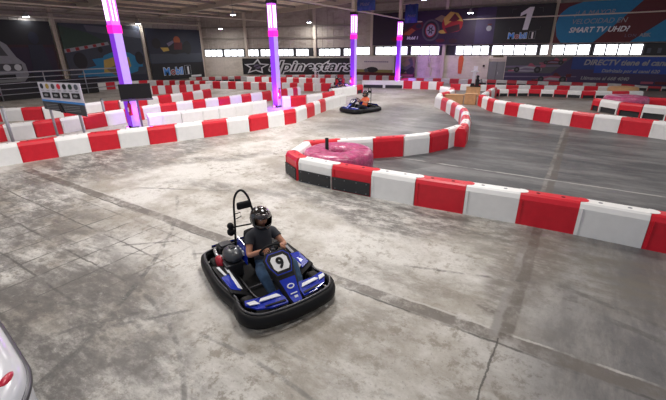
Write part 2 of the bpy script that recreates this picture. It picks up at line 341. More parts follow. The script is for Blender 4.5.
# back wall, angled and straight length: cream lower wall, window band, ribbed siding above
mb = MB(); siding(mb, A, B, 3.3, 8.0, 'wallmetal'); siding(mb, A, B, 0, 2.42, 'cream', 1.2, 0.01)
siding(mb, A, B, 2.42, 3.3, 'frame', 5, 0.0); struct(mb.build('wall_back_angled'))
mb = MB(); siding(mb, (B.x, YB, 0), (XR, YB, 0), 3.38, 8.9, 'wallmetal'); siding(mb, (B.x, YB, 0), (XR, YB, 0), 0, 2.5, 'cream', 3.0, 0.01)
siding(mb, (B.x, YB, 0), (XR, YB, 0), 2.5, 3.38, 'frame', 5, 0.0); struct(mb.build('wall_back'))
def ceil_mat():
    m = mat('stained roof insulation', (0.80, 0.66, 0.50), 0.9, var=0.2, scale=1.2, dirt=(0.34, 0.26, 0.19), dscale=2.5, dlo=0.5, dhi=0.72); return m
M['ceil'] = ceil_mat()
mb = MB()
for x0, x1 in ((-38.2, 0), (0, XR)):
    vs = []
    for x in (x0, x1):
        for y in (-6, 38.5): vs += [(x, y, roofz(x)), (x, y, roofz(x)+0.12)]
    mb.add(vs, [(0, 2, 6, 4), (1, 5, 7, 3), (0, 4, 5, 1), (2, 3, 7, 6)], 'ceil')
struct(mb.build('ceiling'))
nt_ = [0]
def trim(mb, **k):
    nt_[0] += 1; return struct(mb.build('trim_%d' % nt_[0], **k))
# rafters across the hall and purlins along it
for y in (0.8, 9.3, 17.8, 26.4, 34.9):
    mb = MB(); xl = -38 if y < 31 else -30
    for x0, x1 in ((xl, 0), (0, XR)):
        for dz, w, h in ((-0.03, 0.22, 0.05), (-0.25, 0.03, 0.4), (-0.45, 0.22, 0.05)):
            vs = []
            for x in (x0, x1):
                for yy in (y-w/2, y+w/2):
                    for zz in (-h/2, h/2): vs.append((x, yy, roofz(x)+dz+zz))
            mb.add(vs, [(0, 1, 3, 2), (4, 6, 7, 5), (0, 4, 5, 1), (2, 3, 7, 6), (0, 2, 6, 4), (1, 5, 7, 3)], 'beam')
    trim(mb)
for i, x in enumerate([-36.5, -34.5, -32, -29.5, -27, -24.5, -22, -19.5, -17, -12.5, -10, -7.5, -5, -2.5, 2.5, 5, 7.5]):
    mb = MB(); y1 = 38.2 if x > -21 else 31.2+(x+38)*0.41
    mb.box((x, (y1-5)/2, roofz(x)-0.1), (0.09, y1+5, 0.2), 'dkbeam'); trim(mb)
# eave girts / pipes on left wall
for dx, z, r in ((0.3, 6.45, 0.07), (0.45, 6.1, 0.06), (0.25, 5.75, 0.08)):
    mb = MB(); mb.tube([(-38+dx, -4, z), (-38+dx, 31.2, z)], r, 'beam' if z != 6.1 else 'dkbeam', 8); trim(mb)
# wall girts (horizontal) on the back walls
ab = (B-A).normalized(); abn = V((ab.y, -ab.x, 0)); LAB = (B-A).length
def ABp(s, z, off=0.0): p = A+(B-A)*s+abn*off; return V((p.x, p.y, z))
for z in (4.35, 5.5):
    mb = MB(); X = frame(ABp(0.0, z, 0.09), ab, (0, 0, 1)); mb.box((LAB/2, 0, 0), (LAB, 0.16, 0.16), 'dkbeam', X); trim(mb)
for z in (6.6, 7.4):
    mb = MB(); mb.box(((B.x+XR)/2, YB-0.1, z), (XR-B.x, 0.16, 0.14), 'dkbeam'); trim(mb)
# wall columns
def col_at(p, h, rz=0, w=0.28):
    mb = MB()
    for dy in (-w/2, w/2): mb.box((0, dy, h/2), (w, 0.03, h), 'beam')
    mb.box((0, 0, h/2), (0.03, w, h), 'beam'); mb.box((0, 0, 0.02), (w+.08, w+.08, 0.04), 'beam'); trim(mb, loc=p, rz=rz)
for y in (7.6, 16.2, 23.9, 31.0): col_at((-37.8, y, 0), 6.7)
for s in (0.3, 0.747): p = ABp(s, 0, 0.2); col_at(p, 7.2, math.atan2(ab.y, ab.x))
for x in (-19.55, -11.85, -2.95): col_at((x, YB-0.22, 0), 8.2)

# windows
nw = [0]
def window(X, w, panes, z0=2.52, z1=3.32):
    nw[0] += 1; f = MB(); h = z1-z0
    f.box((w/2, 0.02, 0.02), (w, 0.05, 0.05), 'frame', X); f.box((w/2, h, 0.02), (w, 0.05, 0.05), 'frame', X)
    for i in range(panes+1): f.box((w*i/panes, h/2, 0.02), (0.11, h, 0.05), 'p_grey', X)
    fo = struct(f.build('window_%d' % nw[0]))
    g = MB(); g.box((w/2, h/2, 0.0), (w-0.02, h-0.02, 0.01), 'pane', X); g.build('pane', fo)
for s0, s1, n in ((0.005, 0.128, 3), (0.14, 0.276, 3), (0.288, 0.375, 3), (0.388, 0.488, 3), (0.507, 0.606, 3), (0.622, 0.704, 3), (0.77, 0.905, 4), (0.925, 0.99, 2)):
    window(frame(ABp(s0, 2.45, 0.03), ab, (0, 0, 1)), LAB*(s1-s0), n, 2.45, 3.18)
for x0, x1, n in ((-21.5, -19.85, 2), (-19.2, -15.6, 4), (-15.25, -12.35, 3), (-10.8, -7.8, 4), (-7.57, -3.92, 4), (-3.7, -0.12, 4), (0.12, 3.23, 4)):
    window(frame((x0, YB-0.03, 2.52), (1, 0, 0), (0, 0, 1)), x1-x0, n)
# darker shuttered window on the far right
nw[0] += 1; f = MB(); f.box((5.5, YB-0.04, 2.92), (3.9, 0.05, 0.8), 'frame')
for i in range(7): f.box((3.6+i*0.62, YB-0.07, 2.85), (0.22, 0.02, 0.35), 'p_steel')
struct(f.build('window_%d' % nw[0]))

# door with cream frame
d = MB()
for x in (-7.72, -6.2): d.box((x, YB-0.05, 1.1), (0.12, 0.12, 2.2), 'cream')
d.box((-6.96, YB-0.05, 2.25), (1.64, 0.12, 0.14), 'cream'); do = struct(d.build('door_1'))
d = MB(); d.box((-6.96, YB-0.04, 1.0), (1.38, 0.06, 1.96), 'doorgrey'); d.box((-6.96, YB-0.08, 1.0), (0.02, 0.02, 1.96), 'blackmatt'); d.build('door_leaf', do)
d = MB(); d.box((-6.8, YB-0.1, 1.0), (0.05, 0.06, 0.22), 'steel'); d.build('door_handle', do)
d = MB(); d.box((0, 0, 0), (0.85, 0.03, 0.18), 'p_gold'); d.text('SALIDA', 0.13, 'p_dgrey', frame((0, -0.03, -0.045), (1, 0, 0), (0, 0, 1)), align='CENTER'); 
tag(d.build('door_sign', loc=(-6.95, YB-0.05, 2.43)), 'small tan sign above the grey double door', 'sign')
d = MB(); d.sphere((0, 0, 0), (0.10, 0.05, 0.10), 'black'); d.box((0, 0.05, 0), (0.14, 0.02, 0.14), 'black')
tag(d.build('wall_speaker', loc=(-8.07, YB-0.12, 1.6)), 'small round black speaker on the cream wall left of the grey door', 'speaker')
# orange rescue board, fuse box with conduit
d = MB(); pts = [(-0.16, -0.8), (0.16, -0.8), (0.2, -0.3), (0.24, 0.5), (0.18, 0.75), (0.1, 0.82), (-0.1, 0.82), (-0.18, 0.75), (-0.24, 0.5), (-0.2, -0.3)]
d.prism(pts, 0, 0.06, 'orange', frame((0, 0, 0), (1, 0, 0), (0, 0, 1)))
o = tag(d.build('rescue_board', loc=(-10.2, YB-0.02, 1.66), bevel=0.015), 'upright orange rescue board hanging on the cream back wall', 'rescue board')
e = thing('fuse_box', 'pale grey fuse box with a conduit running up the cream wall', 'fuse box', (-13.3, YB, 0.6))
d = MB(); d.box((0, -0.1, 0.4), (0.5, 0.16, 0.8), 'cream'); d.build('cabinet', e, bevel=0.01)
d = MB(); d.box((0.0, -0.19, 0.4), (0.42, 0.02, 0.7), 'beam'); d.build('door', e)
d = MB(); d.tube([(-0.05, -0.06, 0.8), (-0.05, -0.06, 1.8)], 0.035, 'beam', 8); d.tube([(0.12, -0.06, 0.8), (0.12, -0.06, 1.7)], 0.025, 'beam', 8); d.build('conduit', e)

# ------------------------------------------------------------------ printed banners
def EL(cx, cy, rx, ry, n=20, a0=0, a1=2*PI): return [(cx+rx*math.cos(a0+(a1-a0)*i/n), cy+ry*math.sin(a0+(a1-a0)*i/n)) for i in range(n if a1-a0 > 6.2 else n+1)]
class Art(MB):
    def __init__(s, X): super().__init__(); s.X = X; s.k = 0
    def poly(s, p, m): s.k += 1; z = 0.02+0.0015*s.k; s.prism(p, 0.0, z, m, s.X)
    def rect(s, x, y, w, h, m): s.poly([(x, y), (x+w, y), (x+w, y+h), (x, y+h)], m)
    def el(s, cx, cy, rx, ry, m, n=20): s.poly(EL(cx, cy, rx, ry, n), m)
    def t(s, x, y, txt, size, m, **k): s.k += 1; s.text(txt, size, m, s.X @ Matrix.Translation((x, y, 0.028+0.0015*s.k)), **k)
def mobil(a, x, y, sz, one=True):
    w = sz*0.72
    a.t(x, y, 'M', sz, 'p_white', bold=sz*0.07); a.t(x+sz*0.86, y, 'o', sz, 'p_white', bold=sz*0.07); a.t(x+sz*1.44, y, 'bil', sz, 'p_white', bold=sz*0.07)
    a.t(x, y, 'M', sz, 'p_lblue', bold=sz*0.03); a.t(x+sz*0.86, y, 'o', sz, 'p_red', bold=sz*0.03); a.t(x+sz*1.44, y, 'bil', sz, 'p_lblue', bold=sz*0.03)
    if one: a.rect(x+sz*2.6, y-sz*0.08, sz*0.8, sz*0.95, 'p_grey'); a.rect(x+sz*2.64, y-sz*0.04, sz*0.72, sz*0.87, 'p_black'); a.t(x+sz*2.78, y, '1', sz, 'p_white', bold=sz*0.05)
LX = lambda y0, z0: frame((-37.62, y0, z0), (0, 1, 0), (0, 0, 1))
def formula(a, x, y, s, body, wing, w2, flip=1):     # side/three-quarter open-wheel racing car, width about 4*s
    def P(l): return [(x+flip*px*s, y+py*s) for px, py in l]
    a.poly(P([(-2.0, 0.15), (-1.2, 0.45), (-0.4, 0.65), (0.3, 0.75), (1.2, 0.62), (1.9, 0.45), (1.9, 0.1), (0.9, 0.0), (-0.6, 0.0)]), body)
    a.poly(P([(0.1, 0.7), (0.35, 1.1), (0.6, 1.1), (1.2, 0.62)]), wing)
    a.poly(P([(-1.0, 0.2), (-0.2, 0.5), (1.0, 0.4), (1.0, 0.15)]), w2)
    a.poly(P([(-2.3, 0.0), (-1.6, 0.0), (-1.5, 0.16), (-2.3, 0.2)]), wing); a.poly(P([(1.7, 0.55), (2.3, 0.6), (2.3, 1.0), (1.7, 0.95)]), wing)
    for cx, r in ((-1.2, 0.36), (1.4, 0.42)): a.el(x+flip*cx*s, y+0.25*s, r*s, r*s, 'p_black'); a.el(x+flip*cx*s, y+0.25*s, r*s*0.45, r*s*0.45, 'p_dgrey')
# left wall banner 1: white saloon race car, dark crowd
a = Art(LX(7.9, 0.1)); a.rect(0, 0, 8.0, 5.35, 'p_maroon'); a.rect(0, 3.6, 8.0, 1.75, 'p_black'); a.rect(4.9, 0.4, 2.9, 3.0, 'p_purple')
a.poly([(1.2, 0.9), (5.0, 0.7), (5.6, 1.3), (5.55, 2.2), (5.1, 2.7), (4.7, 3.6), (4.3, 3.9), (1.2, 4.0)], 'p_grey')
a.poly([(1.4, 2.9), (4.6, 2.8), (4.2, 3.7), (1.4, 3.8)], 'p_dgrey'); a.poly([(1.6, 1.8), (5.3, 1.7), (5.3, 2.2), (1.6, 2.35)], 'p_dgrey')
a.el(5.0, 1.95, 0.24, 0.24, 'p_white'); a.el(4.3, 1.95, 0.24, 0.24, 'p_white'); a.el(2.2, 2.05, 0.24, 0.24, 'p_white'); a.rect(2.8, 1.1, 1.9, 0.35, 'p_black')
a.el(5.9, 0.9, 0.5, 0.6, 'p_black'); a.el(6.6, 4.1, 0.35, 0.45, 'p_navy'); a.poly([(5.9, 0.6), (7.5, 0.6), (7.1, 3.6), (6.1, 3.6)], 'p_navy')
tag(a.build('banner'), 'dark maroon banner with a white saloon race car on the left wall', 'banner')
# banner 2: blue formula car
a = Art(LX(16.5, 0.3)); a.rect(0, 0, 7.15, 5.1, 'p_slate'); a.poly([(0, 3.0), (3.8, 3.6), (2.2, 4.4), (0, 4.9)], 'p_green'); a.poly([(0, 2.75), (3.9, 3.4), (3.8, 3.65), (0, 3.05)], 'p_grey')
for i in range(5): a.poly([(0.2+i*0.75, 2.8+i*0.13), (0.5+i*0.75, 2.85+i*0.13), (0.45+i*0.75, 3.1+i*0.12), (0.15+i*0.75, 3.05+i*0.12)], 'p_red')
a.poly([(2.2, 4.5), (7.15, 4.0), (7.15, 4.7), (2.0, 5.0)], 'p_steel'); a.rect(0, 0.0, 7.15, 0.7, 'p_navy')
a.poly([(0.9, 1.0), (2.4, 0.7), (4.6, 0.6), (6.2, 1.0), (6.6, 2.1), (5.7, 2.7), (4.4, 2.9), (3.2, 2.5), (2.6, 1.7), (1.2, 1.4)], 'p_cyan')
a.poly([(2.9, 1.0), (4.7, 0.9), (5.6, 1.5), (5.5, 2.3), (4.3, 2.4), (3.1, 2.1)], 'p_yellow'); a.poly([(3.2, 1.3), (3.9, 0.7), (4.6, 1.3), (4.2, 1.7)], 'p_gold')
a.poly([(2.1, 2.2), (3.0, 2.3), (3.0, 1.6), (2.4, 1.5)], 'p_sky'); a.poly([(5.7, 2.0), (6.8, 2.2), (6.8, 1.4), (5.9, 1.4)], 'p_sky'); a.rect(0.6, 0.75, 1.5, 0.14, 'p_sky')
a.el(1.1, 2.1, 0.55, 0.7, 'p_black'); a.el(6.6, 2.2, 0.42, 0.6, 'p_black'); a.el(4.5, 3.1, 0.26, 0.3, 'p_maroon'); a.poly([(4.1, 3.2), (4.9, 3.3), (4.9, 3.45), (4.1, 3.4)], 'p_navy'); a.el(3.0, 3.0, 0.2, 0.25, 'p_black')
tag(a.build('banner'), 'slate banner with a blue and yellow formula car behind the first light pillar', 'banner')
# banner 3: kart racer over Mobil 1
a = Art(LX(24.2, 0.25)); a.rect(0, 0, 6.6, 5.0, 'p_navy'); a.rect(0, 1.7, 6.6, 0.9, 'p_slate'); a.rect(0, 0, 6.6, 1.65, 'p_black')
a.poly([(1.4, 3.1), (2.6, 3.6), (4.4, 3.5), (4.3, 2.7), (3.0, 2.5), (2.0, 2.7)], 'p_black'); a.poly([(1.4, 3.2), (2.3, 3.2), (2.4, 2.9), (1.7, 2.8)], 'p_yellow')
a.el(3.5, 3.9, 0.42, 0.42, 'p_orange'); a.poly([(3.0, 3.0), (4.0, 3.0), (4.1, 3.7), (3.1, 3.7)], 'p_dred'); a.poly([(2.2, 3.6), (3.0, 3.9), (3.1, 3.7), (2.4, 3.3)], 'p_lilac'); a.el(1.0, 3.6, 0.5, 0.5, 'p_black'); a.el(4.7, 3.2, 0.5, 0.7, 'p_black')
mobil(a, 1.3, 0.5, 1.02); a.rect(4.7, 0.12, 1.4, 0.2, 'p_white')
tag(a.build('banner'), 'navy banner with a kart racer above the blue and red Mobil 1 lettering', 'banner')
# alpinestars banner on angled wall
s0, s1 = 0.268, 0.966; Wd = LAB*(s1-s0)
a = Art(frame(ABp(s0, 0.52, 0.42), ab, (0, 0, 1))); a.rect(0, 0, Wd, 1.72, 'p_black')
def star(cx, cy, R_, r_, n=5, rot=PI/2): return [(cx+(R_ if i % 2 == 0 else r_)*math.cos(rot+i*PI/n), cy+(R_ if i % 2 == 0 else r_)*math.sin(rot+i*PI/n)) for i in range(2*n)]
st = [(x*1.95+y*0.3+1.65, y*1.08+0.83) for x, y in star(0, 0, 0.82, 0.40)]; a.poly(st, 'p_white'); a.poly([(1.68+(x-1.68)*0.74, 0.85+(y-0.85)*0.72) for x, y in st], 'p_black')
a.el(1.75, 0.85, 0.42, 0.24, 'p_lilac'); a.poly([(1.25, 0.62), (2.3, 1.0), (2.2, 1.08), (1.15, 0.72)], 'p_black')
a.t(3.1, 0.40, 'alpinestars', 1.5, 'p_white', bold=0.12, shear=0.35, sx=1.40, spacing=1.04); a.t(3.1, 0.40, 'alpinestars', 1.5, 'p_black', bold=0.015, shear=0.35, sx=1.40, spacing=1.04)
tag(a.build('banner'), 'black alpinestars banner with an outlined star logo below the windows', 'banner')
# pale banner with motorbike
a = Art(frame((-21.2, YB-0.5, 0.4), (1, 0, 0), (0, 0, 1))); a.rect(0, 0, 6.7, 2.0, 'p_cream'); a.rect(0, 0, 6.7, 0.42, 'p_dred'); a.rect(0, 0.42, 4.3, 0.28, 'p_olive')
a.t(0.9, 1.45, 'Motorsport park', 0.34, 'p_lblue') if False else [a.rect(0.95+i*0.22, 1.42, 0.16, 0.1, 'p_lilac') for i in range(13)]
a.el(1.9, 0.68, 0.7, 0.28, 'p_black'); a.el(1.2, 0.6, 0.25, 0.2, 'p_dgrey'); a.rect(4.45, 0.42, 2.25, 1.58, 'p_gold'); a.el(5.3, 0.8, 0.5, 0.4, 'p_black'); a.el(6.2, 0.7, 0.45, 0.45, 'p_black'); a.poly([(4.6, 1.0), (5.6, 1.6), (6.3, 1.9), (6.5, 1.2), (5.8, 0.7)], 'p_dgrey')
a.poly([(5.2, 1.3), (5.9, 1.75), (6.2, 1.3), (5.6, 1.0)], 'p_gold'); a.poly([(4.6, 0.08), (6.5, 0.08), (6.5, 0.3), (4.6, 0.3)], 'p_pink')
tag(a.build('banner'), 'cream banner with a red foot and a motorbike picture on the back wall', 'banner')
# big top banner: racing team art and Mobil 1
a = Art(frame((-19.3, YB-0.55, 3.46), (1, 0, 0), (0, 0, 1))); a.rect(0, 0, 16.25, 2.95, 'p_purple'); a.rect(10.2, 0, 1.6, 2.95, 'p_dpurp'); a.rect(11.8, 0, 4.45, 2.95, 'p_black')
a.poly([(2.0, 0.5), (3.0, 1.0), (4.6, 1.9), (5.3, 2.0), (5.4, 1.5), (4.4, 1.2), (3.2, 0.6)], 'p_dred'); a.poly([(3.3, 0.95), (4.2, 1.5), (4.6, 1.3), (4.0, 0.85)], 'p_orange'); a.el(4.9, 1.65, 0.3, 0.2, 'p_navy'); a.rect(2.2, 0.35, 0.5, 0.35, 'p_dred')
a.t(3.75, 0.5, 'Mobil 1', 0.38, 'p_white', shear=0.2, bold=0.01)
a.el(6.1, 1.25, 0.85, 0.95, 'p_dgrey'); a.el(6.1, 1.25, 0.68, 0.78, 'p_black'); a.el(6.1, 1.25, 0.52, 0.6, 'p_red'); a.el(6.1, 1.25, 0.44, 0.5, 'p_grey')
for i in range(6): w = i*PI/3; a.poly([(6.1+0.4*math.cos(w), 1.25+0.46*math.sin(w)), (6.1+0.12*math.cos(w+0.8), 1.25+0.12*math.sin(w+0.8)), (6.1+0.12*math.cos(w-0.8), 1.25+0.12*math.sin(w-0.8))], 'p_black')
a.poly([(6.4, 2.2), (7.0, 2.5), (7.5, 2.35), (7.1, 1.9)], 'p_gold'); a.el(7.3, 1.1, 0.42, 0.16, 'p_yellow'); a.el(7.1, 0.35, 0.42, 0.16, 'p_dred'); a.el(8.3, 0.3, 0.4, 0.2, 'p_maroon')
a.poly(EL(8.10, 1.75, 0.95, 0.9, 20), 'p_red'); a.poly([(7.25, 2.2), (7.85, 2.75), (8.55, 2.6), (9.05, 1.9), (8.15, 2.05), (7.45, 1.6)], 'p_yellow'); a.poly([(7.75, 2.0), (8.25, 2.6), (8.75, 2.1), (8.25, 1.9)], 'p_dred'); a.poly([(7.45, 1.4), (8.75, 1.7), (8.85, 1.2), (7.75, 0.9)], 'p_maroon')
a.poly([(7.35, 0.85), (8.95, 1.15), (8.75, 0.75), (7.55, 0.6)], 'p_purple')
a.el(12.75-0.6, 1.3, 0.28, 0.22, 'p_grey') if False else a.el(11.35, 1.25, 0.22, 0.22, 'p_grey'); a.rect(11.2, 1.5, 0.35, 0.12, 'p_dred')
a.poly([(14.05, 1.05), (14.45, 1.05), (14.7, 2.75), (14.35, 2.75), (13.75, 2.35), (13.72, 2.1), (14.2, 2.3)], 'p_white')
for xx, dx in ((13.05, 1), (15.35, -1)):
    for yy, dy in ((2.65, -1), (1.0, 1)): a.rect(min(xx, xx+dx*0.3), yy, 0.3, 0.03, 'p_dgrey'); a.rect(xx, min(yy, yy+dy*0.3), 0.03, 0.3, 'p_dgrey')
mobil(a, 13.0, 0.4, 0.62)
tag(a.build('banner'), 'long dark banner above the windows with racing helmet, wheel and large white 1', 'banner')
# top right banner
a = Art(frame((-2.85, YB-0.55, 3.46), (1, 0, 0), (0, 0, 1))); a.rect(0, 0, 14, 2.9, 'p_dred')
a.poly([(0.0, 1.4), (0.15, 2.1), (0.7, 2.6), (1.6, 2.9), (5.4, 2.9), (4.1, 1.4), (2.8, 0.0), (0.6, 0.0), (0.2, 0.5)], 'p_sky'); a.poly([(5.1, 0.0), (8.6, 2.9), (11.5, 2.9), (8.6, 0.0)], 'p_sky')
a.t(1.15, 1.95, '\u00bfLA MAYOR', 0.50, 'p_grey', shear=0.25); a.t(1.05, 1.36, 'VELOCIDAD EN', 0.50, 'p_grey', shear=0.25); a.t(1.0, 0.75, 'SMART TV UHD?', 0.52, 'p_white', shear=0.25, bold=0.015)
a.t(4.7, 0.35, 'LON', 0.30, 'p_lilac', spacing=1.3); a.t(5.6, 0.35, 'ABK', 0.34, 'p_grey', bold=0.01)
tag(a.build('banner'), 'blue and dark red banner above the windows about smart TV speed', 'banner')
# lower right banner
a = Art(frame((-6.15, YB-0.5, 0.36), (1, 0, 0), (0, 0, 1))); a.rect(0, 0, 16, 2.06, 'p_dpurp'); a.rect(5.0, 1.1, 11, 0.96, 'p_blue'); a.rect(6.6, 0.85, 9.4, 1.21, 'p_mblue'); a.rect(0, 0.9, 5.2, 1.16, 'p_lilac') if False else a.poly([(0, 0.7), (3.6, 0.75), (5.0, 2.06), (0, 2.06)], 'p_dgrey')
a.poly([(0, 1.15), (4.2, 1.3), (4.2, 1.4), (0, 1.3)], 'p_lilac'); a.poly([(0, 0.35), (5.5, 0.5), (5.5, 0.56), (0, 0.45)], 'p_lilac'); a.poly([(0, 0.75), (2.0, 0.8), (2.0, 0.86), (0, 0.85)], 'p_lilac')
formula(a, 1.7, 0.85, 0.62, 'p_grey', 'p_pink', 'p_lilac'); formula(a, 3.6, 1.5, 0.42, 'p_dred', 'p_pink', 'p_lilac'); formula(a, 3.7, 0.12, 0.62, 'p_pink', 'p_dred', 'p_grey')
a.t(5.8, 1.45, 'DIRECTV tiene el canal', 0.56, 'p_grey', shear=0.25, bold=0.018); a.t(7.1, 0.92, 'Disfr\u00fatalo por el canal 620', 0.33, 'p_grey', shear=0.25, bold=0.008); a.t(5.8, 0.34, 'Ll\u00e1manos al 668 4040', 0.36, 'p_grey', shear=0.25, bold=0.008)
a.rect(9.75, 0.14, 0.75, 0.16, 'p_pink'); a.rect(10.6, 0.12, 0.9, 0.2, 'p_dred')
tag(a.build('banner'), 'purple and blue DIRECTV banner with formula cars below the right windows', 'banner')

# ------------------------------------------------------------------ barriers
BW, BH = 0.38, 0.62
def block_mesh(c, style):
    mb = MB(); m = {'R': 'red', 'W': 'white', 'P': 'white', 'r': 'red_dull', 'w': 'white_dull'}[c]
    z0 = 0.0 if style == 'solid' else 0.27
    if style == 'far': z0 = 0.0
    pf = [(-BW/2, z0), (-BW/2+0.012, BH-0.11), (-BW/2+0.05, BH-0.03), (-BW/2+0.085, BH), (BW/2-0.085, BH), (BW/2-0.05, BH-0.03), (BW/2-0.012, BH-0.11), (BW/2, z0)]
    n = len(pf); e = 0.004; vs = [(e, y, z) for y, z in pf]+[(1-e, y, z) for y, z in pf]
    fs = [tuple(range(n)), tuple(range(2*n-1, n-1, -1))]+[((i+1) % n, i, n+i, n+(i+1) % n) for i in range(n)]
    mb.add(vs, fs, m)
    if style == 'solid':       # rounded interlocking tongue on top and plug holes
        mb.prism([(0.98, -0.11), (0.98, 0.11)]+[(1.0+0.13*math.cos(w), 0.11*math.sin(w)) for w in [PI/2-PI*i/8 for i in range(9)]], BH-0.06, BH+0.006, m)
        for x in (0.3, 0.72): mb.prism(EL(x, 0, 0.035, 0.035, 10), BH-0.01, BH+0.003, 'hole' if c in 'Rr' else 'grey')
        mb.box((0.06, -BW/2+0.0, 0.28), (0.012, 0.02, 0.5), m); 
    if style == 'raised':
        for x in (0.03, 0.97):
            mb.box((x, -BW/2+0.05, 0.14), (0.055, 0.1, 0.28), m); mb.box((x, BW/2-0.05, 0.14), (0.055, 0.1, 0.28), m)
    return mb.mesh('barrier_block')
BM = {}
def get_block(c, style):
    if (c, style) not in BM: BM[(c, style)] = block_mesh(c, style)
    return BM[(c, style)]
pm = MB(); pm.box((0.5, 0.0, 0.13), (0.88, 0.22, 0.25), 'rubber'); GAP_DARK = pm.mesh('panel_or_gap_dark')  # black box stands in for the shaded gap below raised blocks
pm = MB(); pm.box((0.5, -BW/2-0.012, 0.175), (0.96, 0.025, 0.31), 'rubber')
for x in (0.1, 0.35, 0.65, 0.9):
    for z in (0.06, 0.29): pm.prism(EL(x, 0, 0.012, 0.012, 8), 0, 0.006, 'grey', frame((x*0, -BW/2-0.025, z), (1, 0, 0), (0, 0, 1)))
FPANEL = pm.mesh('panel_or_gap_dark')
ORD = ['first', 'second', 'third', 'fourth', 'fifth', 'sixth', 'seventh', 'eighth', 'ninth', 'tenth', 'eleventh', 'twelfth', 'thirteenth', 'fourteenth', 'fifteenth', 'sixteenth', 'seventeenth', 'eighteenth', 'nineteenth', 'twentieth']
